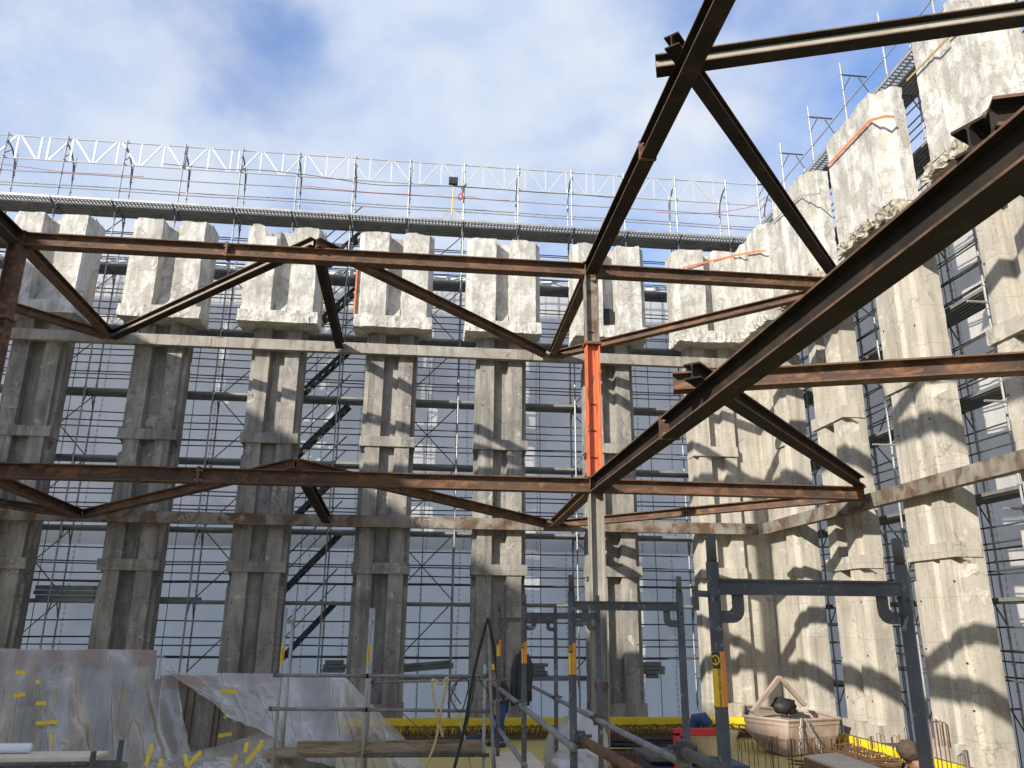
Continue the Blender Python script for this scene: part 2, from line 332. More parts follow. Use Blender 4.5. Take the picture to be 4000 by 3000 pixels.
# ---------------------------------------------------------------- facade columns
def loft(poly, zs, xf, jit, top=0.0, step=.08, low=None, seed=0., chip=.03, cut=None, notches=False):
    """vertical loft of a plan polygon (u to the right, v towards the site) with chipped, uneven faces"""
    pts = []
    for i, p in enumerate(poly):
        q = poly[(i+1) % len(poly)]; L = math.hypot(q[0]-p[0], q[1]-p[1])
        k = max(1, int(L/step)) if p[1] > -.45 or q[1] > -.45 else 1
        for j in range(k): pts.append((p[0]+(q[0]-p[0])*j/k, p[1]+(q[1]-p[1])*j/k))
    n = len(pts); vs = []
    cx = sum(p[0] for p in pts)/n; cy = sum(p[1] for p in pts)/n
    for zi, z in enumerate(zs):
        for (u, v) in pts:
            a = jit
            if low is not None: a = jit + low*math.exp(-(z-zs[0])/.22)
            q = V((u*3+seed*7.3, v*3, z*2.1+seed))
            du = fbm(q*1.8, 1.6)*a; dv = fbm(q*1.8+V((9, 4, 1)), 1.6)*a
            ch = max(0, fbm(V((u*2.2+seed*3.1, v*2.2, z*1.7+seed)), 1.9)-.50)*chip*(1.6 if low is None else 1+2.5*math.exp(-(z-zs[0])/.22))        # bitten-out spots
            zz = z
            if cut and cut[0] < u < cut[1] and v > cut[3]: zz = min(zz, cut[2]+.04*fbm((u*4, v*4, 1)))
            if notches and abs(u) > .63 and (4.42 < z-FL < 4.74 or .88 < z-FL < 1.2): v = min(v, -.36)
            if zi == len(zs)-1: zz += fbm(q*.7+V((5, 5, 5)))*top
            if zi == 0 and low: zz += fbm(q*.8+V((1, 5, 2)))*low*.9
            vs.append(xf(u+du-(u-cx)*ch, v+dv-(v-cy)*ch*2, zz))
    fs = [tuple(reversed(range(n))), tuple((len(zs)-1)*n+i for i in range(n))]
    for i in range(len(zs)-1):
        for j in range(n): q = (j+1) % n; fs.append((i*n+j, i*n+q, (i+1)*n+q, (i+1)*n+j))
    return vs, fs
def span(a, b, st): k = max(2, int((b-a)/st)); return [a+(b-a)*i/k for i in range(k+1)]
def xf_back(c): return lambda u, v, z: V((c+u, 22.25-v, z))
def xf_right(c): return lambda u, v, z: V((9.9-v, c-u, z))
SHAFT = [(-.755, -.55), (.755, -.55), (.755, -.13), (.655, -.13), (.625, 0), (.215, 0), (.185, -.25), (-.185, -.25), (-.215, 0), (-.625, 0), (-.655, -.13), (-.755, -.13)]
FLAT = [(-.78, -.55), (.755, -.55), (.755, -.10), (.60, -.10), (.56, 0), (.22, 0), (.17, -.07), (.05, -.07), (.0, 0), (-.70, 0), (-.74, -.08), (-.78, -.08)]
BLOCK = [(-1.12, -.40), (1.12, -.40), (1.12, .34), (1.02, .37), (.97, .50), (.24, .50), (.19, .10), (-.19, .10), (-.24, .50), (-.97, .50), (-1.02, .37), (-1.12, .34)]
BLOCK_R = [(-1.12, -.12), (1.12, -.12), (1.12, .16), (1.02, .20), (.97, .33), (.88, .35), (.84, .50), (.20, .50), (.15, .43), (-.22, .43), (-.27, .50), (-.84, .50), (-.88, .35), (-.97, .33), (-1.02, .2), (-1.12, .16)]
BLOCK_F = [(-1.12, -.12), (1.12, -.12), (1.12, .16), (1.02, .20), (.97, .33), (.88, .35), (.84, .50), (-1.06, .50), (-1.12, .16)]
LEDGE_R = [(-1.1, -.12), (1.1, -.12), (1.1, .22), (.9, .5), (-1.08, .5)]
LEDGE = [(-1.14, -.40), (1.14, -.40), (1.14, .56), (-1.14, .56)]
BAND = [(-.785, -.5), (.785, -.5), (.785, .055), (-.785, .055)]
Z0 = H(-2.43)
def column(label, xf, loc, seed, shaft=SHAFT, block=BLOCK, ledge=LEDGE, band=BAND, cm='concrete', btop=11.28, broken=.035, notch=None, cut=None, shelf=True, group='concrete columns of the back facade'):
    t = thing('concrete_column', label, 'concrete column', loc, group)
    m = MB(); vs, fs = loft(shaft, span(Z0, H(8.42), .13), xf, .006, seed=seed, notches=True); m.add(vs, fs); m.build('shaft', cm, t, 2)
    for (a, b) in ((5.05-.29, 5.05), (1.22, 1.51), (-2.43+.004, -2.10)):
        m = MB(); vs, fs = loft(band, span(H(a), H(b), .07), xf, .013, seed=seed+a); m.add(vs, fs); m.build('ledge_band', cm, t, 2)
    m = MB(); vs, fs = loft(block, span(H(8.50), H(btop), .10), xf, .012, top=.06, seed=seed+.5, chip=.05, cut=cut); m.add(vs, fs)
    if notch: m = notch(m)
    k = m.build('capital_block', 'block', t, 2)
    m = MB(); vs, fs = loft(ledge, span(H(8.20), H(8.56), .06), xf, .014, low=broken*.7, step=.06, seed=seed+.9); m.add(vs, fs)
    m.build('sill', 'broken' if broken > .1 else 'block', k)
    if shelf:
        m = MB(); w = .17
        p = [xf(-w, .09, H(8.5)), xf(w, .09, H(8.5)), xf(w, .44, H(8.5)), xf(-w, .44, H(8.5)), xf(-w, .09, H(9.0)), xf(w, .09, H(9.0)), xf(w, .30, H(8.62)), xf(-w, .30, H(8.62))]
        m.add(p, [(3, 2, 1, 0), (4, 5, 6, 7), (0, 1, 5, 4), (1, 2, 6, 5), (2, 3, 7, 6), (3, 0, 4, 7)]); m.build('recess_shelf', 'block', k)
    # formwork tie holes read as small dark pits
    rr = random.Random(int(seed*100))
    for z in (7.3, 6.1, 3.9, 2.9, .6, -.6, -1.6):
        for u in (-.56, .56):
            c = xf(u+rr.uniform(-.03, .03), .012, H(z+rr.uniform(-.2, .2))); n_ = (xf(0, .03, 0)-xf(0, 0, 0))
            m = MB(); m.tube([c-n_*.7, c+n_*.2], .018, 6); m.build('tie_hole', 'black', t)
    return t
BX = [(-17.68, 'out beyond the left edge of the photo'), (-14.4, 'just beyond the left edge of the photo')]
cols = [(-11.13, 'leftmost concrete column of the back facade, its block chipped grey below', dict()),
        (-7.80, 'grey concrete column second from the left, white plaster peeling from its capital block', dict()),
        (-4.50, 'concrete column left of the scaffold stairs, its block notched at the top left corner', dict(cut=(-.62, -.05, H(10.93), .2))),
        (-1.20, 'concrete column right of the scaffold stairs with an orange edge on its block', dict()),
        (2.06, 'concrete column directly behind the worker in the yellow helmet', dict()),
        (5.34, 'concrete column standing right behind the rusty orange steel post', dict())]
for i, (x, lab, kw) in enumerate(cols):
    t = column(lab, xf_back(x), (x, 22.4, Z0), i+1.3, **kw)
    if i == 3:
        m = MB(); m.box((x-1.165, 21.80, H(8.6)), (x-1.125, 21.95, H(10.4))); m.build('orange_edge', 'strap', t)
    if i == 5:
        m = MB(); m.box((x-.16, 22.0, H(8.62)), (x+.14, 22.149, H(9.25))); m.build('socket_hole', 'black', t)
# corner pier: back half and right half share one inner corner
def xf_corner(u, v, z): return V((u, v, z))
CP = [(7.86, 22.85), (10.5, 22.85), (10.5, 20.35), (10.02, 20.35), (10.02, 20.50), (9.90, 20.56), (9.90, 21.0), (10.04, 21.06), (10.04, 22.40), (9.22, 22.40), (9.18, 22.25), (8.83, 22.25), (8.80, 22.50), (8.42, 22.50), (8.39, 22.25), (8.02, 22.25), (7.99, 22.38), (7.86, 22.38)]
CB = [(7.42, 22.65), (10.3, 22.65), (10.3, 19.75), (9.60, 19.75), (9.55, 19.86), (9.40, 19.92), (9.40, 20.75), (9.50, 20.80), (9.50, 21.25), (9.42, 21.32), (9.42, 21.75), (8.72, 21.75), (8.68, 22.08), (8.40, 22.08), (8.36, 21.75), (7.58, 21.75), (7.54, 21.88), (7.42, 21.92)]
CL = [(7.42, 22.65), (10.3, 22.65), (10.3, 19.72), (9.34, 19.72), (9.34, 21.69), (7.42, 21.69)]
def rev(p): return list(p)
def cloft(poly, a, b, st, jit, low=None, top=0., seed=0.):
    # same loft, the polygon already in world plan coordinates
    c = (9.3, 21.6)
    pl = [(x-c[0], y-c[1]) for x, y in poly]
    return loft(pl, span(a, b, st), lambda u, v, z: V((u+c[0], v+c[1], z)), jit, top=top, low=low, seed=seed)
t = thing('concrete_column', 'broad folded concrete corner pier where the back and right facades meet, strap round its block', 'concrete column', (9.4, 21.8, Z0), 'concrete columns of the facades')
m = MB(); m.add(*cloft(CP, Z0, H(8.42), .13, .006, seed=9.1)); m.build('shaft', 'concrete_r', t, 2)
m = MB(); m.add(*cloft(CB, H(8.5), H(11.3), .10, .012, top=.06, seed=9.4)); kb = m.build('capital_block', 'block', t, 2)
m = MB(); m.add(*cloft(CL, H(8.2), H(8.56), .06, .014, low=.06, seed=9.6)); m.build('sill', 'block', kb)
for a, b in ((4.76, 5.05), (1.22, 1.51), (-2.426, -2.1)):
    m = MB(); m.add(*cloft([(7.84, 22.8), (9.2, 22.8), (9.2, 22.19), (7.84, 22.19)], H(a), H(b), .07, .012, seed=a+3)); m.build('ledge_band', 'concrete_r', t, 2)
    m = MB(); m.add(*cloft([(9.84, 20.55), (9.84, 21.02), (10.4, 21.02), (10.4, 20.55)], H(a), H(b), .07, .014, seed=a+5)); m.build('ledge_band', 'concrete_r', t, 2)
rg = 'concrete piers of the right facade'
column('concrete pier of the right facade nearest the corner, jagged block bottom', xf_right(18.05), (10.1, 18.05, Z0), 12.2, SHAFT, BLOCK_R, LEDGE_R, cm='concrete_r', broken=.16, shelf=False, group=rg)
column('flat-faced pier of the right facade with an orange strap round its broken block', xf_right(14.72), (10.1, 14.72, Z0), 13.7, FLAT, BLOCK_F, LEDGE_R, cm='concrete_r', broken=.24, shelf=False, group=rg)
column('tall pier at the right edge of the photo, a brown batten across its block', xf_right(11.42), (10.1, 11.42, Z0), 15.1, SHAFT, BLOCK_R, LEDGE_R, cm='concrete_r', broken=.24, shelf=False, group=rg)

# ---------------------------------------------------------------- walers (steel wall beams)
# channel face towards the site: web up front
def wal(label, a, b, mt, right=False, splices=()):
    t = thing('wall_beam', label, 'steel beam', V(a), 'steel beams bracing the walls')
    a, b = V(a), V(b); m = MB(); x, y, k = .1, .155, .016
    prof = [(-x, -y), (x, -y), (x, -y+k), (-x+k, -y+k), (-x+k, y-k), (x, y-k), (x, y), (-x, y)]
    d = (b-a).normalized(); side = d.cross(V((0, 0, 1)))
    n = V((-1, 0, 0)) if right else V((0, -1, 0))
    if side.dot(n) > 0: prof = [(-p[0], p[1]) for p in reversed(prof)]
    m.prism(prof, a, b); m.build('channel', mt, t)
    for s in splices:
        c = a.lerp(b, s)+n*.108; m = MB()
        w = V((.004, .045, .15)) if right else V((.045, .004, .15))
        m.box(c-w, c+w); m.build('splice_plate', mt, t)
    return t
lowz, upz = H(2.605), H(7.63)
wl = wal('upper pale steel wall beam across the back columns, splashed with mortar', (-17, 22.1, upz), (9.56, 22.1, upz), 'waler', splices=(.40, .62, .75))
wl2 = wal('lower wall beam across the back columns, rust streaked in the middle, chalked AS7', (-17, 22.1, lowz), (9.56, 22.1, lowz), 'waler_rust', splices=(.43, .72))
wal('upper pale steel wall beam along the right piers, hidden behind the nearer girder', (9.76, 22.0, upz), (9.76, 2, upz), 'waler', True, (.3,))
wal('lower rust-stained steel wall beam running forward along the right piers', (9.76, 22.0, lowz), (9.76, 2, lowz), 'waler_rust', True, (.52,))
text_mesh('AS7', .26, (-.06, 21.992, lowz-.01), (1, 0, 0), (0, 0, 1), 'chalk', wl2)
text_mesh('AS7', .24, (-6.4, 21.992, lowz-.01), (1, 0, 0), (0, 0, 1), 'chalk', wl2)

# ---------------------------------------------------------------- steel bracing frame
XC, YC, XL = 3.57, 16.42, -9.0
UPZ = (H(2.79), H(7.82))
def beam(label, a, b, mt, w=.27, h=.30, plates=(), web=None, name='steel_beam', group='rusty steel bracing beams'):
    a, b = V(a), V(b); t = thing(name, label, 'steel beam', a, group)
    m = MB(); m.ibeam(a, b, w, h); m.build('girder', mt, t)
    d = (b-a).normalized(); s = d.cross(V((0, 0, 1))).normalized()
    m = MB()
    for e in (-1, 1):
        for zz in (-1, 1): o_ = s*(e*(w/2+.001))+V((0, 0, zz*(h/2-.011))); m.bar(a+d*.004+o_, b-d*.004+o_, .004, .0225)
    m.build('flange_edge', 'rust_edge', t)
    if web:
        m = MB(); m.bar(a+d*.01, b-d*.01, .03, h-.09); m.build('web', web, t)  # added cover plate, its pale colour paints sunlight onto the web
    for q in plates:
        c = a.lerp(b, q); m = MB(); m.bar(c-d*.025, c+d*.025, w+.03, h+.05); m.build('end_plate', 'rust', t)
        m = MB()
        for e in (-1, 1):
            for zz in (-.10, .10): p = c+s*(e*.09)+V((0, 0, zz)); m.tube([p-d*.07, p+d*.07], .016, 6)
        m.build('bolt', 'galv', t)
    return t
lv = ('lower', 'upper')
for k, z in enumerate(UPZ):
    L = lv[k]; wz = (lowz, upz)[k]; dk = 'rust' if k == 0 else 'rust'
    beam(f'{L} horizontal rusty girder from the left post to the orange post', (XL+.14, YC, z), (XC-.15, YC, z), dk, plates=(.345,))
    beam(f'{L} horizontal rusty girder leaving the photo at the left edge', (-17.0, YC, z), (XL-.14, YC, z), dk)
    beam(f'{L} rusty girder from the orange post to the right facade', (XC+.15, YC, z), (9.64, YC-.02, z-.02), dk, w=.24, h=.28)
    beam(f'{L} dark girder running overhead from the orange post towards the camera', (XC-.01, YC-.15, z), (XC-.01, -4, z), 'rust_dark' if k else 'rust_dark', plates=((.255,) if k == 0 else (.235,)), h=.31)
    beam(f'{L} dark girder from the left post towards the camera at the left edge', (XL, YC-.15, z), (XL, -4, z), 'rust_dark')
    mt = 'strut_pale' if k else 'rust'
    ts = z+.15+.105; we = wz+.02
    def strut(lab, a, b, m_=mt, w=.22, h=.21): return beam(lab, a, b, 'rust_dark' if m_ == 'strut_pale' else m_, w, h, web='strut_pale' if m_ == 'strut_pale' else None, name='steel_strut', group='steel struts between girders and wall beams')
    def ext(a, b, e0=0., e1=0.):
        a, b = V(a), V(b); d = (b-a).normalized(); return a-d*e0, b+d*e1
    nb = (-2.72, YC, ts)
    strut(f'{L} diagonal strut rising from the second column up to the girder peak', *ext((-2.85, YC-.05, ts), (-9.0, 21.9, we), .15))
    strut(f'{L} short strut square to the wall from the girder peak to the stair bay', *ext((-2.70, YC, ts), (-2.70, 21.95, we), .05), m_='rust_dark')
    strut(f'{L} long diagonal strut falling right from the girder peak to the wall beam', *ext((-2.58, YC-.05, ts), (3.35, 21.9, we), .15), m_='rust')
    strut(f'{L} strut from the orange post back to the wall beam', (XC-.02, YC+.16, z), (3.55, 21.95, we), m_='rust')
    strut(f'{L} strut crossing the corner from the back wall beam to the right facade', (3.72, 21.9, we), (9.5, YC+.25, z-.04), m_='rust')
    strut(f'{L} strut from the left post back to the wall beam', (XL, YC+.16, z), (-9.08, 21.95, we), m_='rust')
    strut(f'{L} strut from the wall beam running off the left edge of the photo', (-9.2, 21.9, we), (-15.4, YC, ts), m_='rust')
    yn = 9.42
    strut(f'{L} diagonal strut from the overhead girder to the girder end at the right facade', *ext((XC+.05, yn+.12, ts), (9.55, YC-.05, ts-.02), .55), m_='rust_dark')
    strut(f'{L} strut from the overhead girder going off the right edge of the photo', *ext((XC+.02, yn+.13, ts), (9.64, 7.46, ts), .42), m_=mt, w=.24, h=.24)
    if k == 0:
        strut('short strut stub poking left above the girder at the right photo edge', *ext((XC, 4.15, ts), (9.6, 6.7, wz), .15), m_='rust_dark')
        strut('second dark strut stub above the girder at the right photo edge', *ext((XC, 3.86, ts), (9.6, 1.0, wz), .13), m_='rust_dark')
def post(lab, x, y, painted):
    t = thing('steel_post', lab, 'steel post', (x, y, 0), 'steel posts of the bracing frame')
    def seg(nm, z0, z1, mt):
        m = MB(); m.ibeam((x, y, z0), (x, y, z1), .27, .30, upv=(1, 0, 0)); return m.build(nm, mt, t)
    seg('lower_shaft', 0, H(2.63), 'waler' if painted else 'rust')
    if painted: seg('painted_shaft', H(2.97), H(5.97), 'orange'); seg('upper_shaft', H(6.03), H(7.66), 'waler_rust')
    else: seg('upper_shaft', H(2.97), H(7.66), 'rust')
    for z0, z1 in ((2.63, 2.66), (2.945, 2.97), (5.97, 6.03), (7.955, 7.985)):
        m = MB(); m.box((x-.19, y-.18, H(z0)), (x+.19, y+.18, H(z1))); m.build('cap_plate', 'rust', t)
    seg('joint_web', H(2.66), H(2.945), 'rust'); seg('joint_web', H(7.66), H(7.955), 'rust')
    m = MB(); m.box((x-.12, y-.20, H(-1.25)), (x+.13, y-.13, H(-1.14))); m.build('cleat', 'rust', t)
    if painted:
        m = MB()
        for z in (3.4, 4.0, 4.6, 6.3): m.tube([(x-.08, y-.03, H(z)), (x+.04, y-.03, H(z)), ], .012, 6)
        m.build('tie_wire', 'black', t)
    return t
post('rusty steel post with a faded orange middle length, where the girders cross', XC, YC, True)
post('dark rusty steel post at the left edge of the photo', XL, YC, False)

# ---------------------------------------------------------------- scaffolds behind the walls
LEV = [12.5, 10.5, 8.5, 6.5, 4.5, 2.5, .5, -1.5]
def scaffold(label, P, ks, loc, spans, top, truss):
    """P(s, d, z): s along the wall, d outwards from the inner standards"""
    t = thing('scaffold', label, 'scaffold', loc, 'facade scaffolds')
    for s in ks:
        m = MB(); m.tube([P(s, 0, H(-2.8)), P(s, 0, top)], .024, 6)
        z = H(-2.5)
        while z < top: m.tube([P(s, 0, z), P(s, 0, z+.02)], .045, 6); z += .5
        m.build('standard', 'galv', t)
        m = MB(); m.tube([P(s, .74, H(-2.8)), P(s, .74, H(14.55) if truss else top-.9)], .024, 6)
        z = H(-2.25)
        while z < H(14): m.tube([P(s, .74, z), P(s, .74, z+.02)], .045, 6); z += .5
        m.build('standard', 'galv', t)
    s0, s1 = ks[0], ks[-1]
    for li, z in enumerate(LEV):
        Z = H(z)
        for dz, dd in ((.5, .74), (1.0, .74), (1.02, .02), (.5, .02), (1.45, .76), (.78, 1.25)):
            if li == 0 and (dz == 1.45 or dd > 1): continue
            m = MB(); sg = 24; pts = [P(s0+(s1-s0)*q/sg, dd, Z+dz+(.012*sin(q*5.1+li*3+dd*9))) for q in range(sg+1)]
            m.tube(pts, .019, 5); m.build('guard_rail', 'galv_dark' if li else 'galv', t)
        for s in ks:       # frame transoms and knee braces under each deck
            if s == ks[0] or li < 6: m = MB()
            m.tube([P(s, 0, Z-.06), P(s, .74, Z-.06)], .022, 6)
            m.tube([P(s, 0, Z-.5), P(s, .22, Z-.07)], .016, 5); m.tube([P(s, .74, Z-.5), P(s, .52, Z-.07)], .016, 5)
            if li == 0: m.tube([P(s, 0, Z-.45), P(s, -.05, Z-.2), P(s, -.38, Z-.06)], .03, 6)
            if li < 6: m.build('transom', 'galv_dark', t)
            elif s == ks[-1]: m.build('low_transoms', 'galv_dark', t)['kind'] = 'stuff'
    for a, b in zip(ks[:-1], ks[1:]):
        for li, z in enumerate(LEV):
            Z = H(z); m = MB()
            if li == len(LEV)-1 and (int(abs(a*3)) % 3 == 0): continue
            for q in (0, 1):
                d0, d1 = .03+q*.35, .365+q*.35
                lo = P(a+.03, d0, Z-.07); hi = P(b-.03, d1, Z)
                m.box((min(lo.x, hi.x), min(lo.y, hi.y), lo.z), (max(lo.x, hi.x), max(lo.y, hi.y), hi.z))
                for rr in (.06, .16, .27):
                    m.bar(P(a+.06, d0+rr, Z-.085), P(b-.06, d0+rr, Z-.085), .035, .03)
            m.build('deck', 'deck', t)
        # bracket platform of perforated steel at the top
        Z = H(LEV[0]); m = MB()
        for q in range(17):
            s = a+.06+(b-a-.12)*q/16
            m.bar(P(s, -.355, Z-.02), P(s, -.03, Z-.02), .045, .03)
        m.bar(P(a+.02, -.19, Z-.025), P(b-.02, -.19, Z-.025), .05, .035)
        m.bar(P(a+.02, -.37, Z-.03), P(b-.02, -.37, Z-.03), .03, .075); m.bar(P(a+.02, -.02, Z-.03), P(b-.02, -.02, Z-.03), .03, .075)
        m.build('perforated_deck', 'galv', t)
    for a, b in zip(ks[:-1], ks[1:]):      # light posts that carry the sheets
        for f in (.5,):
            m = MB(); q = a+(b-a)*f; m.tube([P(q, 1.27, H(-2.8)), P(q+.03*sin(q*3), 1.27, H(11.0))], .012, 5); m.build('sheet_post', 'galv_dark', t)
    for a, b in spans:   # diagonal bracing on the outer face
        for li in range(len(LEV)-1):
            Z = H(LEV[li+1]); m = MB()
            m.tube([P(a, .78, Z+.1), P(b, .78, Z+2.0)], .017, 5)
            if li % 2: m.tube([P(b, .80, Z+.1), P(a, .80, Z+2.0)], .017, 5)
            m.build('diagonal_brace', 'galv_dark', t)
    for s in ks:          # top portal arm tying inner to outer standard
        m = MB()
        if truss:
            m.tube([P(s, 0, H(14.62)), P(s, .38, H(14.5)), P(s, .66, H(14.2)), P(s, .74, H(13.95))], .025, 6); m.tube([P(s, 0, H(14.1)), P(s, .36, H(14.46))], .015, 5)
            m.tube([P(s, .62, H(14.2)), P(s, .74, H(13.55))], .015, 5)
        else:
            m.tube([P(s, 0, H(14.5)), P(s, .74, H(14.5))], .024, 6); m.tube([P(s, 0, H(14.0)), P(s, .25, H(14.45))], .016, 5); m.tube([P(s, .74, H(14.0)), P(s, .5, H(14.45))], .016, 5)
        m.build('portal_arm', 'galv_dark', t)
    return t
PB = lambda s, d, z: V((s, 23.3+d, z))
KB = [-13.76+1.8245*i for i in range(-1, 14)] + [11.62]
sB = scaffold('long galvanised scaffold behind the back columns with a lattice railing on top', PB, KB, (-2, 23.7, 0), [(KB[2], KB[3]), (KB[5], KB[6]), (KB[8], KB[9]), (KB[11], KB[12])], H(14.87), True)
# lattice girders along the top of the back scaffold
zb, zt = H(13.98), H(14.80); Lg = 5.92
for gi in range(-1, 4):
    x0 = -12.50+Lg*gi; np_ = 8; w = (Lg-.24)/np_; y = 23.36
    if gi == 3: np_ = 6
    m = MB()
    m.tube([(x0, y, zt), (x0+w*np_, y, zt)], .024, 6); m.tube([(x0, y, zb), (x0+w*np_, y, zb)], .024, 6)
    for q in range(np_+1): m.bar((x0+w*q, y, zb), (x0+w*q, y, zt), .05, .03, (0, 1, 0))
    for q in range(np_):
        a, b = (zb, zt) if q % 2 == 0 else (zt, zb)
        m.bar((x0+w*q+.07, y, a), (x0+w*(q+1)-.07, y, b), .045, .03, (0, 1, 0))
    m.tube([(x0+w*np_, y, zt), (x0+Lg, y, zt)], .02, 6); m.tube([(x0+w*np_, y, zb), (x0+Lg, y, zb)], .02, 6)
    m.build('lattice_girder', 'alu', sB)
# stairs between the third and fourth columns
for li in range(1, len(LEV)):
    Z = H(LEV[li]); m = MB(); xa, xb, y0, y1 = -4.35, -2.55, 24.12, 24.62
    for y in (y0, y1): m.bar((xa, y, Z), (xb, y, Z+2.0), .035, .12)
    for q in range(1, 9):
        f = q/9; m.box((xa+(xb-xa)*f-.09, y0, Z+2*f-.015), (xa+(xb-xa)*f+.09, y1, Z+2*f+.01))
    m.build('stair_flight', 'galv_dark', sB)
    m = MB(); m.tube([(xa, y0, Z+.95), (xb, y0, Z+2.95)], .02, 6); m.tube([(xa, y0, Z+.5), (xb, y0, Z+2.5)], .016, 6); m.build('handrail', 'galv_dark', sB)
PR = lambda s, d, z: V((10.9+d, s, z))
KR = [22.85-1.905*i for i in range(0, 9)]
sR = scaffold('galvanised scaffold behind the right piers, lit warm by the sun', PR, list(reversed(KR)), (11.3, 15, 0), [(KR[3], KR[2]), (KR[6], KR[5])], H(14.87), False)
for s in KR:
    for li, z in enumerate(LEV[1:]): m = MB(); m.tube([(10.25, s-.3, H(z)+1.5), (10.95, s-.3, H(z)+1.5)], .024, 6); m.build('wall_tie', 'galv', sR)

# sheeting: real hanging sheets with slack folds
def sheet(name, label, P, s0, s1, z0, z1, mt, fold=.05, cat='sheeting', group='sheets hung on the scaffolds', seed=0, topcurl=False):
    ns, nz_ = max(6, int((s1-s0)/.22)), max(6, int((z1-z0)/.4)); vs = []
    for j in range(nz_+1):
        z = z0+(z1-z0)*j/nz_
        for i in range(ns+1):
            s = s0+(s1-s0)*i/ns
            b = abs(sin((z-z0)*pi/2.0)); d = fold*(fbm((s*1.1+seed, z*.35, seed), 1.)+.6*sin(s*pi/.91)*b)
            vs.append(P(s, d, z + (.10*fbm((s*1.5, 3, seed)) if j == nz_ else 0)))
    fs = [(j*(ns+1)+i, j*(ns+1)+i+1, (j+1)*(ns+1)+i+1, (j+1)*(ns+1)+i) for j in range(nz_) for i in range(ns)]
    m = MB(); m.add(vs, fs); o = m.build(name, mt, None, True); return tag(o, label, cat, group)
SB = lambda s, d, z: V((s, 24.85+d, z)); SR = lambda s, d, z: V((12.35+d, s, z))
sheet('plastic_sheeting', 'pale blue-grey translucent sheeting behind the back scaffold above the lower wall beam', SB, -18, 11.8, H(2.1), H(11.2), 'sheet', seed=1)
sheet('plastic_sheeting', 'teal tinted translucent sheeting behind the lowest lifts of the back scaffold', lambda s, d, z: V((s, 25.0+d, z)), -18, 11.8, H(-2.8), H(2.7), 'sheet_teal', seed=2)
sheet('plastic_sheeting', 'grey white sheeting behind the right scaffold with sunlit patches', SR, 4, 24.8, H(-2.8), H(11.2), 'sheet_r', seed=3)
# strips of eyelets and ties on the sheets (welded reinforcing bands)
# bunched top of the back sheet
m = MB(); pts = [V((-18+i*.12, 24.72+.06*fbm((i*.3, 1, 2)), H(11.22)+.09*fbm((i*.21, 5, 1)))) for i in range(0, 248)]
m.tube(pts, [.07+.05*abs(fbm((i*.35, 8, 3))) for i in range(248)], 7)
tag(m.build('rolled_sheet', 'white', None, True), 'rolled white edge of sheeting along the top of the back sheet', 'sheeting')
for i, xs_ in enumerate([-12.9+1.14*k for k in range(21)]):
    pass

# ---------------------------------------------------------------- the left side of the site, out of frame: its sheeted scaffold shades the left columns
m = MB(); m.box((-18.4, -32, 0), (-18.0, 21.5, H(13.7)))
lw = m.build('sheeted_wall', 'sheet', None); tag(lw, 'long white sheeted wall on the left side of the site, beyond the photo', 'wall')

# ---------------------------------------------------------------- floor edge: yellow upstands and reinforcement
m = MB(); m.box((-17.5, 22.0-.06, .004), (9.85, 22.0, H(-2.43))); m.box((-17.5, 21.955, H(-2.47)), (9.85, 22.19, H(-2.428)))
tag(m.build('edge_board', 'yellow', None, bevel=.006), 'yellow edge upstand running along the foot of the back columns', 'edge board', 'yellow edge boards')
m = MB(); m.box((9.80, 2, .004), (9.86, 21.9, H(-2.45)))
tag(m.build('edge_board', 'yellow', None, bevel=.006), 'yellow edge upstand running along the foot of the right piers', 'edge board', 'yellow edge boards')
def stirrup_cage(label, P, n, L, seed):
    m = MB(); r = random.Random(seed)
    for i in range(n):
        s = L*i/n+r.uniform(-.04, .04); k = r.uniform(-.05, .05); h = .20+r.uniform(-.03, .03)
        m.tube([P(s, .08, .04), P(s+k, .06, h), P(s+k+.03, .12, h+.03), P(s+k+.05, .50, h), P(s+.03, .52, .05)], .0095, 5)
    for i in range(n):
        s = L*i/n+r.uniform(-.04, .04); m.tube([P(s, .55, .03), P(s+.02, .56, .15+r.uniform(0, .05)), P(s+.05, .98, .16), P(s+.04, 1.0, .03)], .0095, 5)
    for d, z in ((.08, .05), (.5, .06), (.1, .22), (.48, .24), (.28, .05), (.7, .04), (.9, .04), (1.1, .05)):
        m.tube([P(L*q/12, d+.02*sin(q*2.2), z+.01*sin(q*3)) for q in range(13)], .007, 5)
    for i in range(int(n*.8)):
        s = L*i/(n*.8); m.tube([P(s, .05, .03), P(s+.1, 1.2, .05)], .009, 5)
    return tag(m.build('rebar_cage', 'rebar', None), label, 'rebar', 'rebar cages along the slab edge')
stirrup_cage('dark rebar cage lying along the yellow upstand below the back columns', lambda s, d, z: V((-4+s, 21.85-d, z)), 230, 13.4, 1)
stirrup_cage('rebar cage lying along the yellow upstand below the right piers', lambda s, d, z: V((9.72-d, 21-s, z)), 95, 7.5, 2)
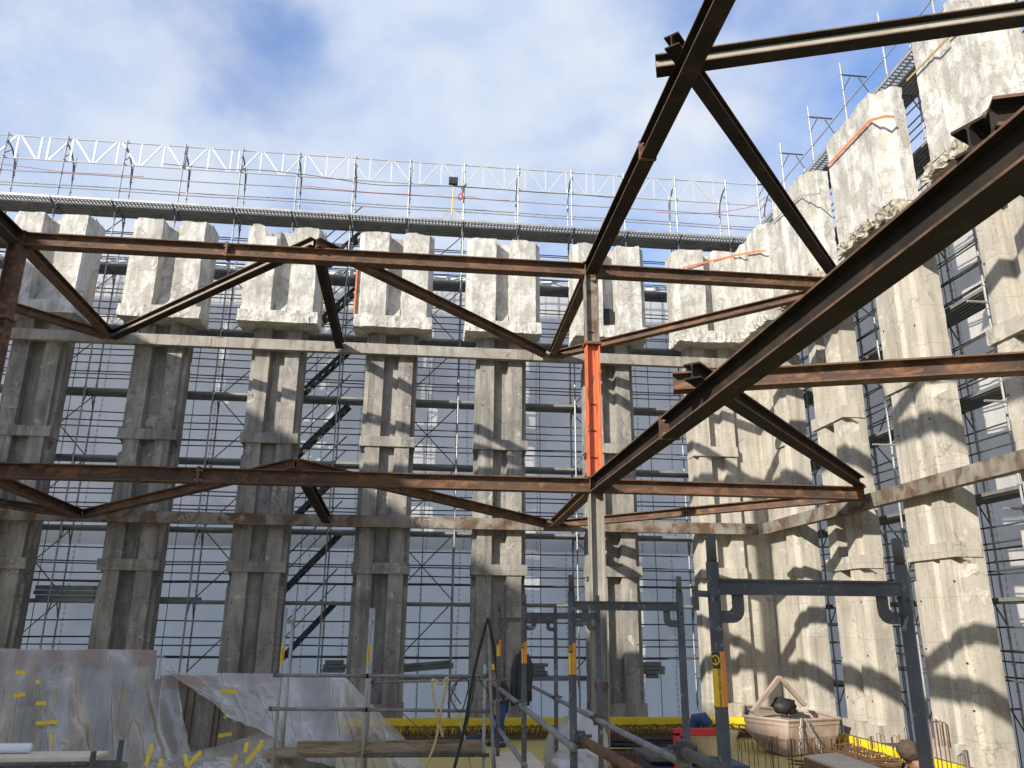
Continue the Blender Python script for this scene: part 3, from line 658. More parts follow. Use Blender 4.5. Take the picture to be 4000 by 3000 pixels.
# standing starter bars with hooked tops
def hook_mesh():
    m = MB(); h, w = 1.0, .075
    m.tube([(0, 0, 0), (0, 0, h-w/2)]+[(w/2-cos(a)*w/2, 0, h-w/2+sin(a)*w/2) for a in (.5, 1.0, 1.57, 2.1, 2.6)]+[(w, 0, h-w/2), (w, 0, h-.32)], .007, 6)
    return m
hk = hook_mesh().build('starter_bar', 'rebar', None); hk['category'] = 'rebar'
rr = random.Random(5); first = True
hookpos = []
for i in range(36):
    f = i/35; x = 6.05+3.35*f+rr.uniform(-.04, .04); y = 15.6+.25*f+rr.uniform(-.15, .15)
    hookpos.append((x, y, rr.uniform(.66, .74), rr.uniform(-.9, .9)))
for i, (x, y, sz, rz) in enumerate(hookpos):
    o = hk if i == 0 else hk.copy()
    if i: col.objects.link(o)
    o.location = (x, y, 0); o.scale = (1, 1, sz); o.rotation_euler = (rr.uniform(-.03, .03), rr.uniform(-.03, .03), rz)
    o['label'] = 'rusty hooked starter bar in the row in front of the mortar skip'; o['group'] = 'hooked starter bars in front of the skip'
for i, (px, py) in enumerate(((3640, 2815), (3655, 2818), (3668, 2816), (3685, 2822), (3697, 2830))):
    p = at(px, py, 13.6); o = hk.copy(); o.data = hk.data; col.objects.link(o)
    o.location = (p.x, p.y, 0); o.scale = (1.5, 1.5, p.z); o.rotation_euler = (0, 0, .3*i-.5)
    o['label'] = 'tall hooked bar in the small cluster right of the near scaffold frame'; o['group'] = 'tall hooked bars at the right'

# ---------------------------------------------------------------- mortar skip with its chain
sx, sy = 8.35, 18.6
t = thing('mortar_skip', 'pinkish white mortar skip with a triangular lifting frame standing on the yellow floor', 'skip', (sx, sy, 0))
def ring(z, x0, x1, y0, y1): return [V((x0, y0, z)), V((x1, y0, z)), V((x1, y1, z)), V((x0, y1, z))]
def hull(rings, mt, name, par, bev=.015):
    m = MB(); vs = [p for r in rings for p in r]; n = len(rings[0]); fs = [tuple(reversed(range(n)))]
    for i in range(len(rings)-1):
        for j in range(n): q = (j+1) % n; fs.append((i*n+j, i*n+q, (i+1)*n+q, (i+1)*n+j))
    m.add(vs, fs+[tuple((len(rings)-1)*n+i for i in range(n))] if bev == 0 else fs); return m.build(name, mt, par, bevel=bev)
top6 = [(7.34, 18.55, .78), (8.05, 17.8, .75), (9.40, 18.1, .77), (9.45, 19.2, .78), (8.6, 19.6, .82), (7.62, 19.2, .93)]
mid6 = [(7.40, 18.58, .46), (8.03, 17.84, .36), (9.36, 18.15, .42), (9.38, 19.15, .45), (8.6, 19.5, .45), (7.65, 19.15, .5)]
bot6 = [(7.75, 18.6, .10), (8.05, 18.0, .0), (9.22, 18.28, .08), (9.25, 19.05, .08), (8.6, 19.3, .06), (7.85, 18.95, .08)]
b6 = hull([[V(p) for p in bot6], [V(p) for p in mid6], [V(p) for p in top6]], 'skip', 'hopper', t)
m = MB(); q6 = [V(p) for p in top6]; m.tube(q6+[q6[0]], .035, 6); m.build('rim', 'skip', t)
m = MB(); m.add([p+V((0, 0, -.12)) for p in q6], [tuple(range(6))]); m.build('mortar_fill', 'broken', t)
m = MB(); A, B, C = V((7.50, 18.4, .88)), V((8.28, 18.6, 1.60)), V((8.92, 18.75, .98))
m.bar(A, B, .09, .09); m.bar(B, C, .09, .09); m.build('lifting_frame', 'skip', t)
m = MB()
for pa, pb in (((8.35, 17.80, .80), (8.22, 17.72, .10)), ((8.45, 17.80, .80), (8.75, 17.78, .12))):
    pa, pb = V(pa), V(pb); n = 13
    for i in range(n):
        c = pa.lerp(pb, (i+.5)/n)+V((.012*sin(i*2.), 0, 0)); d = (pb-pa).normalized()*.042; e = V((.024, 0, 0)) if i % 2 else V((.006, .022, 0))
        m.tube([c-d-e*.6, c-e, c+d-e*.6, c+d+e*.6, c+e, c-d+e*.6, c-d-e*.6], .0085, 5, False)
m.build('chain', 'galv', t)
m = MB(); m.sphere((0, 0, 0), 1, 14, 10)
for v in m.v:
    k = 1+.34*fbm(v*1.7+V((3, 3, 3)))+.13*fbm(v*5); v.x *= .32*k; v.y *= .26*k; v.z *= .24*k
for v in m.v: v.xyz = v*.85+V((8.42, 18.75, .97))
tag(m.build('bin_bag', 'black', None, True), 'crumpled black bag lying in the mortar skip', 'bag')

# ---------------------------------------------------------------- near scaffold frames
PR_ = .0245
def rounded_bracket(m, x, s, y, ztop, zlow, reach, band, th=.008):
    # an L shaped gusset plate: drops from the transom at x+s*reach, turns with a round corner back to the post
    pts_o = []; R = band*1.1
    xo, xi = x+s*reach, x+s*(reach-band)
    outer = [(xo, ztop), (xo, zlow+R)]+[(xo-s*R*(1-cos(a)), zlow+R-R*sin(a)) for a in (.4, .8, 1.2, 1.57)]+[(x, zlow)]
    inner = [(x, zlow+band)]+[(xi-s*.012, zlow+band), (xi, zlow+band+.012)]+[(xi, ztop)]
    poly = outer+inner; n = len(poly)
    vs = [V((p[0], y-th/2, p[1])) for p in poly]+[V((p[0], y+th/2, p[1])) for p in poly]
    fs = [tuple(range(n)), tuple(reversed(range(n, 2*n)))]+[(i, n+i, n+(i+1) % n, (i+1) % n) for i in range(n)]
    m.add(vs, fs)
def frame(label, xl, xr, y, ztop, ztr, sticker=True, texts=True, depth=0.0, flip=False):
    t = thing('frame_scaffold', label, 'scaffold frame', ((xl+xr)/2, y, 0), 'near scaffold frames')
    for i, x in enumerate((xl, xr)):
        m = MB(); m.tube([(x, y, 0), (x, y, ztr+.065)], PR_, 14); p = m.build('post', 'galv_dark', t, True)
        m = MB(); m.tube([(x, y, ztr+.066), (x, y, ztop-.004), (x, y, ztop)], [.0195, .0195, .015], 12); m.build('spigot', 'galv_dark', p, True)
        m = MB(); m.tube([(x, y-.0205, ztop-.115), (x, y-.017, ztop-.115)], .0085, 8); m.tube([(x, y-.0255, ztr-.07), (x, y-.020, ztr-.07)], .008, 8); m.build('pin_hole', 'ink', p)
        m = MB(); m.tube([(x, y, 0), (x, y, .012)], .075, 10); m.tube([(x, y, .1), (x, y, .14)], .04, 8); m.build('base_plate', 'galv_dark', t)
        if sticker and i == 0:
            m = MB(); z1, z0 = ztr-.26, ztr-.455
            vs = []; n = 12
            for zz in (z0, z1):
                for j in range(n+1): a = -pi*.98+pi*.98*j/n+.0; vs.append((x+cos(a)*(PR_+.0012), y+sin(a)*(PR_+.0012), zz))
            m.add(vs, [(j, j+1, n+1+j+1, n+1+j) for j in range(n//2, n)]); st = m.build('sticker', 'sticker', p, True)
            m = MB(); m.add(vs, [(j, j+1, n+1+j+1, n+1+j) for j in range(0, n//2)]); m.build('sticker_band', 'sticker_y', p, True)
            m = MB(); vs2 = []
            for zz in (z1-.062, z1-.002):
                for j in range(7): a = -pi*.93+pi*.40*j/6; vs2.append((x+cos(a)*(PR_+.0022), y+sin(a)*(PR_+.0022), zz))
            m.add(vs2, [(j, j+1, 7+j+1, 7+j) for j in range(6)])
            for zz in (z1, z0): m.tube([(x, y, zz-.002), (x, y, zz+.002)], PR_+.0016, 14, False)
            m.build('sticker_print', 'ink', p)
            if texts:
                rgt = V((0, 0, 1)); a = -pi*.62; nn = V((cos(a), sin(a), 0)); upv = nn.cross(rgt)
                text_mesh('www.catari.net', .021, V((x, y, (z0+z1)/2-.03))+nn*(PR_+.0026), rgt, upv, 'ink', p, thick=.0004)
                b = -pi*.73; n2 = V((cos(b), sin(b), 0)); cz = z1-.032; e1 = n2.cross(V((0, 0, 1)))
                mm = MB(); c0 = V((x, y, cz))+n2*(PR_+.0034)
                mm.tube([c0+e1*(.014*cos(q))+V((0, 0, .016*sin(q))) for q in [.7+4.9*k/10 for k in range(11)]], .0028, 5)
                mm.tube([c0+V((0, 0, .005)), c0+V((0, 0, -.018))], .0026, 5); mm.build('emblem', 'sticker_y', p)
    m = MB(); m.box((xl+PR_*.6, y-.012, ztr-.055), (xr-PR_*.6, y+.012, ztr)); m.box((xl+PR_, y-.022, ztr-.006), (xr-PR_, y+.022, ztr+.002)); m.box((xl+PR_, y-.022, ztr-.056), (xr-PR_, y+.022, ztr-.050))
    m.build('transom', 'galv_dark', t)
    m = MB(); rounded_bracket(m, xl, 1, y, ztr-.05, ztr-.16, .115, .045); m.build('gusset', 'galv_dark', t)
    m = MB(); rounded_bracket(m, xr, -1, y, ztr-.05, ztr-.16, .115, .045); m.build('gusset', 'galv_dark', t)
    return t
fr1 = frame('nearest scaffold frame at the right, large www.catari.net sticker on its left post', 1.105, 1.875, 3.0, H(.33), H(.160))
frame('second nearest scaffold frame, directly left of the big near frame', .975, 1.71, 5.3, H(.30), H(.13))
frame('third scaffold frame back from the camera, beside the steel post', .96, 1.67, 7.7, H(.245), H(.08))
frame('farthest scaffold frame of the row, in front of the worker', .945, 1.65, 10.1, H(.21), H(.045), texts=False)
# locking pin arm on the near frame
m = MB(); m.tube([(1.105-.02, 3.0, H(.105)), (1.105-.085, 2.99, H(.108))], .012, 8); m.tube([(1.02, 2.985, H(.135)), (1.02, 2.985, H(.045))], .007, 6); m.tube([(1.032, 2.985, H(.135)), (1.032, 2.985, H(.045))], .007, 6)
m.build('locking_pin', 'galv_dark', fr1)
def tube_thing(label, pts, r=.0243, mt='galv_mid', name='scaffold_tube', group='scaffold tubes tying the near frames', clamps=()):
    t = thing(name, label, 'scaffold tube', V(pts[0]), group); m = MB(); m.tube(pts, r, 12); m.build('tube', mt, t, True)
    for f in clamps:
        c = V(pts[0]).lerp(V(pts[-1]), f); d = (V(pts[-1])-V(pts[0])).normalized(); m = MB()
        m.tube([c-d*.035, c+d*.035], r+.014, 8); m.bar(c-V((0, 0, .05)), c+V((0, 0, .05)), .05, .06); m.tube([c+V((-.07, 0, .02)), c+V((.07, 0, .02))], .012, 6); m.build('clamp', 'galv_dark', t)
    return t
tube_thing('long grey guard tube on the right side of the scaffold frames', [(1.66, 12.9, H(-.93)), (1.66, 5.2, H(-.845))], clamps=(.36, .66))
tube_thing('grey guard tube on the left side of the frames, passing before the worker', [(.96, 11.4, H(-.79)), (.96, 5.2, H(-.745))], clamps=(.55,))
tube_thing('lower grey guard tube on the left side of the frames, below the worker', [(.96, 11.5, H(-1.24)), (.96, 7.6, H(-1.23))])
tube_thing('thick rusty brown tube clamped to the second frame', [(1.02, 5.32, H(-.71)), (1.10, 4.2, H(-.715))], r=.03, mt='rust', clamps=(.02,))
tube_thing('short grime-covered tube clamped behind the nearest frame post', [(1.26, 4.0, H(-.59)), (1.16, 3.12, H(-.535))], r=.026, mt='galv_dark', clamps=(.04,))
# platform scaffold at the left: two frames seen edge-on, rails, toe board, decks
YP = 12.4
def edge_frame(label, px, py, dy=.73):
    p = at(px, py, YP); t = thing('frame_scaffold', label, 'scaffold frame', (p.x, YP, 0), 'near scaffold frames')
    for i, y in enumerate((YP, YP+dy)):
        m = MB(); m.tube([(p.x, y, 0), (p.x, y, p.z)], PR_, 12); m.build('post', 'galv', t, True)
        if i == 0:
            m = MB(); m.tube([(p.x, y, H(-.62)), (p.x, y, H(-.36))], PR_+.002, 12); st = m.build('sticker', 'sticker_y', t)
            text_mesh('www.catari.net', .03, (p.x, y-PR_-.004, H(-.49)), (0, 0, 1), (-1, 0, 0), 'ink', st, thick=.0004)
    m = MB(); m.box((p.x-.012, YP, H(-.06)), (p.x+.012, YP+dy, H(-.0))); m.build('transom', 'galv', t)
    return t
edge_frame('leftmost scaffold frame seen edge-on in front of the film-wrapped formwork', 1119, 2374)
edge_frame('scaffold frame seen edge-on before the fourth concrete column', 1450, 2374)
pE = at(1897, 2440, YP)
m = MB(); m.tube([(pE.x, YP, 0), (pE.x, YP, H(-.62))], PR_, 12)
tag(m.build('scaffold_post', 'galv', None, True), 'short end post closing the guard rails at the steps', 'scaffold post')
def rail(label, p0, p1, Y, mt='galv_mid', r=.0243):
    a, b = at(*p0, Y), at(*p1, Y); t = thing('guard_rail', label, 'guard rail', a, 'guard rails of the platform scaffold')
    m = MB(); m.tube([a, b], r, 12); m.build('tube', mt, t, True)
    for c, s in ((a, -1), (b, 1)): m = MB(); m.box(c+V((-.05, -.006, -.028)), c+V((.05, .006, .028))); m.build('flat_end', 'galv_dark', t)
    return t
rail('top guard rail left of the fourth column, before the draped film', (1080, 2638), (1432, 2640), YP-.03)
rail('top guard rail crossing in front of the fourth column to the end post', (1440, 2640), (1898, 2641), YP-.03)
rail('thin second rail just below the top guard rail', (1462, 2665), (2035, 2652), YP+.70, r=.02)
rail('middle guard rail left of the fourth column, before the draped film', (1063, 2769), (1428, 2772), YP-.03)
rail('middle guard rail crossing in front of the fourth column to the end post', (1436, 2772), (1905, 2778), YP-.03)
a, b = at(1160, 2920, YP+.03), at(1896, 2915, YP+.03)
m = MB(); m.box((a.x, YP+.02, H(-1.82)), (b.x, YP+.06, H(-1.66)))
tag(m.build('toe_board', 'timber', None, bevel=.004), 'old dark timber toe board along the platform edge', 'board')
a = at(1020, 2930, YP)
m = MB(); m.box((a.x, YP+.08, H(-1.885)), (pE.x, YP+.74, H(-1.835)))
tag(m.build('platform_deck', 'timber', None), 'plank platform deck carrying the timber toe board', 'platform')
rail('steel edge tube just below the timber toe board', (1430, 2952), (1898, 2950), YP-.05, 'galv_dark')
# leaning pole with hoses
tube_thing('slender leaning pole with black hoses hung over its top', [at(1904, 2380, 11.6), at(1908, 2440, 11.4), at(1929, 3000, 9.6)], r=.022, mt='galv_mid', group='poles')
def hose(label, pts, r, mt, cat='hose'):
    m = MB(); P = [V(p) for p in pts]; q = []
    for i in range(len(P)-1):     # Catmull-Rom
        p0, p1, p2, p3 = P[max(i-1, 0)], P[i], P[i+1], P[min(i+2, len(P)-1)]
        for k in range(6):
            s = k/6; q.append(.5*((2*p1)+(p2-p0)*s+(2*p0-5*p1+4*p2-p3)*s*s+(3*p1-p0-3*p2+p3)*s**3))
    q.append(P[-1]); m.tube(q, r, 7); return tag(m.build('hose' if cat == 'hose' else 'cable', mt, None, True), label, cat)
def pp(lst, Y): return [at(x, y, Y) for x, y in lst]
hose('yellow hose looped over the rail and hanging straight down', pp([(1660, 3000), (1700, 2900), (1722, 2780), (1740, 2690), (1750, 2655), (1742, 2650), (1730, 2668), (1712, 2668), (1695, 2655), (1688, 2665), (1695, 2730), (1710, 2800), (1730, 2880)], YP-.10), .019, 'hose')
hose('thick black hose hanging from the pole top down to the left', pp([(1905, 2415), (1890, 2470), (1860, 2590), (1838, 2700), (1815, 2840), (1785, 2960), (1775, 3000)], 11.2), .022, 'black')
hose('black hose hanging from the pole top down to the right', pp([(1905, 2412), (1915, 2450), (1928, 2520), (1936, 2590), (1945, 2660)], 11.2), .022, 'black')
hose('thin black cable coiled over the top rail', pp([(1800, 2750), (1780, 2720), (1765, 2690), (1790, 2660), (1815, 2650), (1830, 2670), (1822, 2720), (1802, 2780), (1775, 2760), (1762, 2720), (1785, 2670)], YP-.12), .009, 'black', 'cable')
hose('loose black cable draped over the rail beside the coil', pp([(1868, 2640), (1880, 2665), (1898, 2690), (1908, 2700)], YP-.12), .008, 'black', 'cable')
hose('thin black cable hanging behind the thick hose', pp([(1858, 2645), (1850, 2700), (1838, 2760), (1825, 2830)], YP-.15), .008, 'black', 'cable')
hose('thin orange cord slanting down from the top rail', pp([(1462, 2665), (1500, 2720), (1555, 2770), (1620, 2830), (1690, 2888)], YP+.9), .007, 'redcable', 'cable')
pb = at(1795, 2835, 13.0)
t = thing('broom', 'worn broom with a pale head standing upside down behind the guard rails', 'broom', (pb.x, 13.0, 0))
a_, b_ = at(1818, 2888, 13.0), at(1788, 2800, 13.0); m = MB(); m.tube([V((a_.x+.25, 13.1, 0)), a_, b_], .014, 8); m.build('handle', 'ply', t, True)
m = MB(); m.bar(at(1780, 2806, 13.0), at(1806, 2786, 13.0), .06, .07); m.build('head', 'tan', t)
m = MB(); rr = random.Random(2)
for q in range(26):
    c0 = at(1780, 2806, 13.0).lerp(at(1806, 2786, 13.0), q/25); m.tube([c0, c0+V((rr.uniform(-.05, .03), rr.uniform(-.03, .03), .10))], .005, 4)
m.build('bristles', 'white', t)
pb = at(1845, 2878, 13.4); m = MB(); m.bar(at(1805, 2890, 13.4), at(1882, 2866, 13.4), .09, .035); m.bar(at(1830, 2886, 13.4), at(1875, 2876, 13.4), .25, .03)
tag(m.build('blue_tray', 'navy', None, bevel=.006), 'blue tool tray lying behind the guard rails near the broom', 'tray')
# black jacket hung on the far frame
c = at(2040, 2545, 10.25); t = thing('work_jacket', 'dark work jacket hung on the farthest scaffold frame', 'jacket', (c.x, c.y, c.z-.6))
m = MB(); N = 28; Rn = 16
for k in range(Rn+1):
    f = k/Rn; z = c.z-.56*f; rx = .03+.075*min(1, f*3.2)**.6+.025*f; ry = .025+.03*min(1, f*3)**.6
    for q in range(N):
        a = 2*pi*q/N; w = 1+.20*f*sin(a*5+f*2.3)+.12*fbm((cos(a)*1.5, sin(a)*1.5, f*2.5))
        m.v.append(V((c.x-.03*f+cos(a)*rx*w, c.y+sin(a)*ry*w, z+.02*sin(a*3)*f)))
m.f = [(k*N+q, k*N+(q+1) % N, (k+1)*N+(q+1) % N, (k+1)*N+q) for k in range(Rn) for q in range(N)]+[tuple(range(N)), tuple(Rn*N+q for q in reversed(range(N)))]
m.build('body', 'black', t, True)
for sx_ in (-1, 1):
    m = MB(); m.tube([c+V((sx_*.05, -.01, -.04)), c+V((sx_*.10, -.03, -.2)), c+V((sx_*.095-.02, -.05, -.4)), c+V((sx_*.08-.03, -.04, -.62))], [.035, .045, .042, .035], 10); m.build('sleeve', 'black', t, True)

# ---------------------------------------------------------------- film-wrapped formwork at the left
YF = 14.2
zA, zB = at(300, 2535, YF).z, at(1000, 2632, YF).z
xA, xB = at(610, 2535, YF).x, at(1340, 2640, YF).x
t = thing('formwork_wall', 'wall formwork at the left with red-brown top boards, wrapped in film', 'formwork', ((-7+xB)/2, YF+.2, 0))
m = MB(); m.box((-9.5, YF+.12, 0), (xA-.05, YF+.3, zA-.12)); m.box((xA-.05, YF+.122, 0), (xB-.05, YF+.3, zB-.1)); m.build('panel', 'concrete', t)
m = MB(); m.box((-9.5, YF+.08, zA-.25), (xA-.02, YF+.12, zA-.02)); m.build('top_board', 'redply', t)
m = MB(); m.box((xA+.1, YF+.08, zB-.22), (xB-.02, YF+.118, zB-.03)); m.build('top_board', 'redply', t)
for px in (115, 195, 225, 290, 320, 350, 375, 400, 440, 480):
    q = at(px, 2650, YF); m = MB(); m.tube([(q.x, YF+.05, .1), (q.x, YF+.05, zA-.22)], .013, 5); m.build('rebar', 'rebar', t)
for px in (725, 755, 840, 860):
    q = at(px, 2750, YF); m = MB(); m.tube([(q.x-.04, YF+.05, .1), (q.x, YF+.05, zB-.22)], .016, 5); m.build('rebar', 'rebar', t)
def film(label, outline, mt, ny=40, nx=90, amp=.10, seed=0., ridges=()):
    """outline: top edge points and bottom edge points in world space; a rippled sheet between"""
    top, bot = outline; vs = []
    def along(P, f):
        L = [0]
        for i in range(len(P)-1): L.append(L[-1]+(P[i+1]-P[i]).length)
        d = f*L[-1]
        for i in range(len(P)-1):
            if d <= L[i+1]+1e-9: return P[i].lerp(P[i+1], (d-L[i])/max(1e-9, L[i+1]-L[i]))
        return P[-1].copy()
    for j in range(ny+1):
        g_ = j/ny
        for i in range(nx+1):
            f = i/nx; p = along(top, f).lerp(along(bot, f), g_)
            w = sin(min(1, g_*1.4)*pi/2)
            rg_ = 1-abs(fbm((f*6+g_*.8+seed, g_*.7, seed), 1.))*2.2; rg2 = 1-abs(fbm((f*11-g_*2.5+seed*2, g_*1.3, 3+seed), 1.))*2.4
            p.y -= amp*w*(.55*max(-.6, rg_)**3+.12*max(-.5, rg2)**3+.8*fbm((f*3+seed, g_*1.5, seed))) + w*.10
            for (rf, rw, ra) in ridges: p.y -= ra*w*math.exp(-((f-rf-(g_-.5)*.12)/rw)**2)
            p.z += .05*fbm((f*9, g_*3+seed, 2))*w
            vs.append(p)
    fs = [(j*(nx+1)+i, j*(nx+1)+i+1, (j+1)*(nx+1)+i+1, (j+1)*(nx+1)+i) for j in range(ny) for i in range(nx)]
    m = MB(); m.add(vs, fs); o = m.build('plastic_film', mt, None, True); ul = o.data.uv_layers.new(name='UVMap')
    for lp in o.data.loops: k = lp.vertex_index; ul.data[lp.index].uv = ((k % (nx+1))/nx*max(1., (top[-1]-top[0]).length/4), (k//(nx+1))/ny)
    return tag(o, label, 'plastic film', 'films draped over the formwork')
f1 = film('clear film draped over the taller left half of the formwork', (pp([(-150, 2532), (0, 2533), (300, 2535), (600, 2538), (640, 2560), (690, 2628)], YF), pp([(-150, 2990), (0, 2990), (250, 2985), (480, 2970), (620, 2960), (760, 2960)], YF-.5)), 'film', ridges=((.86, .03, .18), (.55, .05, .12)), seed=1.)
f2 = film('milky film draped over the lower middle of the formwork, falling to the right', (pp([(640, 2615), (690, 2627), (900, 2629), (1100, 2632), (1345, 2640), (1440, 2740), (1560, 2860)], YF-.02), pp([(780, 2700), (900, 2790), (1010, 2850), (1080, 2875), (1200, 2960), (1400, 3010), (1680, 3020)], YF-.7)), 'film_white', ridges=((.72, .025, .2), (.8, .03, -.12)), seed=4.)
f3 = film('loose film heaped at the foot of the formwork', (pp([(480, 2968), (700, 2950), (900, 2900), (1060, 2850), (1130, 2900)], YF-.6), pp([(560, 3020), (760, 3020), (950, 3020), (1100, 3010), (1200, 3005)], YF-1.4)), 'film_white', amp=.16, seed=7.)
tapes = [((905, 2775), (875, 2805)), ((905, 2865), (852, 2875)), ((965, 2900), (958, 2940)), ((785, 2935), (730, 2995)), ((1025, 2890), (1005, 2935)), ((1015, 2910), (960, 2985)), ((595, 2905), (570, 2990)), ((722, 2945), (730, 2990)), ((60, 2625), (100, 2627)), ((140, 2662), (155, 2664)), ((50, 2718), (100, 2712)), ((140, 2745), (180, 2748)), ((140, 2825), (225, 2820)), ((200, 2865), (200, 2930)), ((350, 2965), (352, 2998)), ((860, 2700), (925, 2703)), ((630, 2965), (626, 2995)), ((905, 2985), (925, 2950))]
tp0 = [(f3 if a[1] > 2880 else f1 if a[0] < 640 else f2, a, b) for a, b in tapes]
for par, a, b in tp0:
    yo = 1.62 if par is f3 else .52; p, q = at(*a, YF-yo), at(*b, YF-yo-.04); m = MB(); m.bar(p, q, .055, .006, (0, -1, 0)); m.build('yellow_tape', 'tape', par)

# trestle table, white pipe at the bottom left
t = thing('work_trestle', 'steel trestle table with a pale plywood top at the bottom left', 'trestle', (-3.6, 8.2, 0))
a = at(430, 2950, 8)
m = MB(); m.box((-6, 7.9, a.z-.03), (a.x-.1, 8.25, a.z)); m.build('table_top', 'ply', t)
m = MB(); m.tube([(-6, 7.88, a.z-.055), (a.x-.08, 7.88, a.z-.055)], .022, 10); m.tube([(-6, 7.88, a.z-.12), (a.x-.12, 7.88, a.z-.12)], .016, 10); m.build('edge_tube', 'galv_dark', t, True)
for x_, h in ((a.x-.10, .05), (a.x+.12, .14)):
    m = MB(); m.tube([(x_, 7.88, 0), (x_, 7.88, a.z+h)], .024, 10); m.build('leg', 'galv_dark', t, True)
m = MB(); m.box((a.x-.10, 7.86, a.z-.2), (a.x+.12, 7.88, a.z-.02)); m.build('corner_plate', 'galv_dark', t, bevel=.004)
b = at(130, 2922, 8.2); m = MB(); m.tube([(-6, 8.15, a.z+.042), (b.x, 8.15, a.z+.042)], .042, 14)
tag(m.build('pipe', 'white', None, True), 'white plastic pipe lying on the plywood trestle top', 'pipe')

# ---------------------------------------------------------------- clutter in the middle foreground
m = MB(); m.sphere((0, 0, 0), 1, 26, 18)
for v in m.v:
    d = V(v); k = 1+.22*fbm(d*1.5+V((2, 6, 1)))+.05*fbm(d*6); v.x *= .42*k; v.y *= .36*k; v.z = max(-.3, d.z)*.62*k
c = at(2262, 2990, 11.0)
for v in m.v: v += c+V((0, 0, .05))
tag(m.build('film_bundle', 'film_white', None, True), 'rounded bundle wrapped in milky film behind the scaffold tubes', 'bundle')
m = MB(); m.sphere((0, 0, 0), 1, 22, 14)
for v in m.v:
    d = V(v); k = 1+.35*fbm(d*2.3+V((7, 1, 1))); v.x *= .30*k; v.y *= .3*k; v.z = max(-.4, d.z)*.20*k
c = at(2240, 3010, 9.6)
for v in m.v: v += c
tag(m.build('plastic_bag', 'film_white', None, True), 'crumpled white plastic bag at the bottom edge below the bundle', 'bag')
a, b = at(1945, 2940, 10.6), at(2092, 2958, 10.6)
m = MB(); m.box((a.x, 10.5, b.z-.04), (b.x, 11.1, b.z)); o = m.build('plank_step', 'ply', None, bevel=.004); tag(o, 'pale plank step between the far scaffold frames, below the worker', 'plank')
a, b = at(1950, 2985, 9.2), at(2080, 3050, 9.2)
m = MB(); m.box((a.x, 9.0, b.z-.05), (b.x+.1, 9.7, a.z)); tag(m.build('plywood_panel', 'ply', None, bevel=.004), 'pale plywood panel lying at the bottom edge below the plank step', 'panel')
# bundle of dark bars on a rusty plate, by the post foot
t = thing('rebar_stack', 'stack of dark bars and a rusty plate on the floor beside the steel post', 'rebar', (4.6, 16.8, 0)); rr = random.Random(3)
m = MB()
for i in range(26):
    x = 3.0+rr.uniform(-.3, .4); m.tube([(x, 17.3+rr.uniform(-.25, .3), .34+rr.uniform(0, .16)), (x+2.2+rr.uniform(-.4, .4), 17.0+rr.uniform(-.3, .3), .34+rr.uniform(0, .16))], .012, 5)
m.build('bars', 'ink', t)
m = MB(); m.box((3.9, 16.6, .0), (5.4, 17.2, .32)); m.build('plate_stack', 'rust', t, bevel=.01)
m = MB()
for i in range(14):
    x = 3.7+i*.08; m.tube([(x, 15.9+rr.uniform(-.1, .1), .02), (x+rr.uniform(-.1, .3), 16.2, .4+rr.uniform(-.1, .1))], .009, 5)
m.build('loose_stirrups', 'rust', t)
# red framed machine with a blue drum and a tan tub
t = thing('site_machine', 'small site machine with a red square tube frame and blue base', 'machine', (3.75, 11, 0))
p = at(2642, 2860, 10.5); q = at(2785, 2860, 10.5); m = MB()
m.bar((p.x, 10.5, p.z), (p.x, 10.5, .25), .08, .08); m.bar((p.x-.04, 10.5, p.z), (q.x+.1, 10.5, p.z), .08, .09); m.build('red_frame', 'red', t, bevel=.01)
m = MB(); z0 = at(2650, 2945, 11).z; m.box((p.x-.2, 10.8, z0-.5), (p.x+1.05, 11.5, z0-.12)); m.build('base_box', 'navy', t, bevel=.01)
m = MB(); m.box((p.x-.3, 10.75, z0-.05), (p.x+.75, 11.6, z0)); m.build('table_plate', 'galv_dark', t, bevel=.004)
c = at(2712, 2840, 11.3); m = MB(); m.tube([(c.x, 11.3, z0), (c.x, 11.3, c.z), (c.x+.02, 11.27, c.z+.1), (c.x+.1, 11.2, c.z+.12), (c.x+.14, 11.15, c.z+.04)], .085, 12); m.build('elbow_duct', 'navy', t, True)
c = at(2760, 2905, 10.9); t2 = thing('mixing_tub', 'tan plastic mixing tub tilted on the red framed machine', 'tub', (c.x, 10.9, z0))
m = MB(); rings = []
vs = []
for (z, s) in ((z0+.001, .55), (z0+.27, 1.0), (z0+.29, 1.03), (z0+.26, .92), (z0+.06, .50)):
    for a_ in range(16): th = 2*pi*a_/16; vs.append(V((c.x+.1+cos(th)*.36*s-.10*(z-z0), 10.9+sin(th)*.26*s, z)))
m.add(vs, [tuple(reversed(range(16)))]+[(i*16+j, i*16+(j+1) % 16, (i+1)*16+(j+1) % 16, (i+1)*16+j) for i in range(4) for j in range(16)]+[tuple(64+j for j in range(16))])
m.build('shell', 'tan', t2)
# shuttering panel at the bottom right
a = at(3139, 2953, 12.0)
def atz(x, y, z): d = ray(x, y); d = d*((z-FL)/d.z); return V((d.x, d.y, z))
pA, pB, pC = a, atz(3268, 2942, a.z), atz(3437, 3000, a.z); pD = pA+(pC-pB)
t = thing('shuttering_panel', 'red-brown shuttering box with a pale top at the bottom right', 'panel', (a.x, a.y, 0))
hull([[V((p.x, p.y, 0)) for p in (pA, pD, pC, pB)], [V((p.x, p.y, a.z-.02)) for p in (pA, pD, pC, pB)]], 'redply', 'side_panel', t, 0)
m = MB(); q_ = [pA, pD, pC, pB]; m.add([p+V((0, 0, -.018)) for p in q_]+[p+V((0, 0, .008)) for p in q_], [(3, 2, 1, 0), (4, 5, 6, 7), (0, 1, 5, 4), (1, 2, 6, 5), (2, 3, 7, 6), (3, 0, 4, 7)]); m.build('top_panel', 'ply', t)
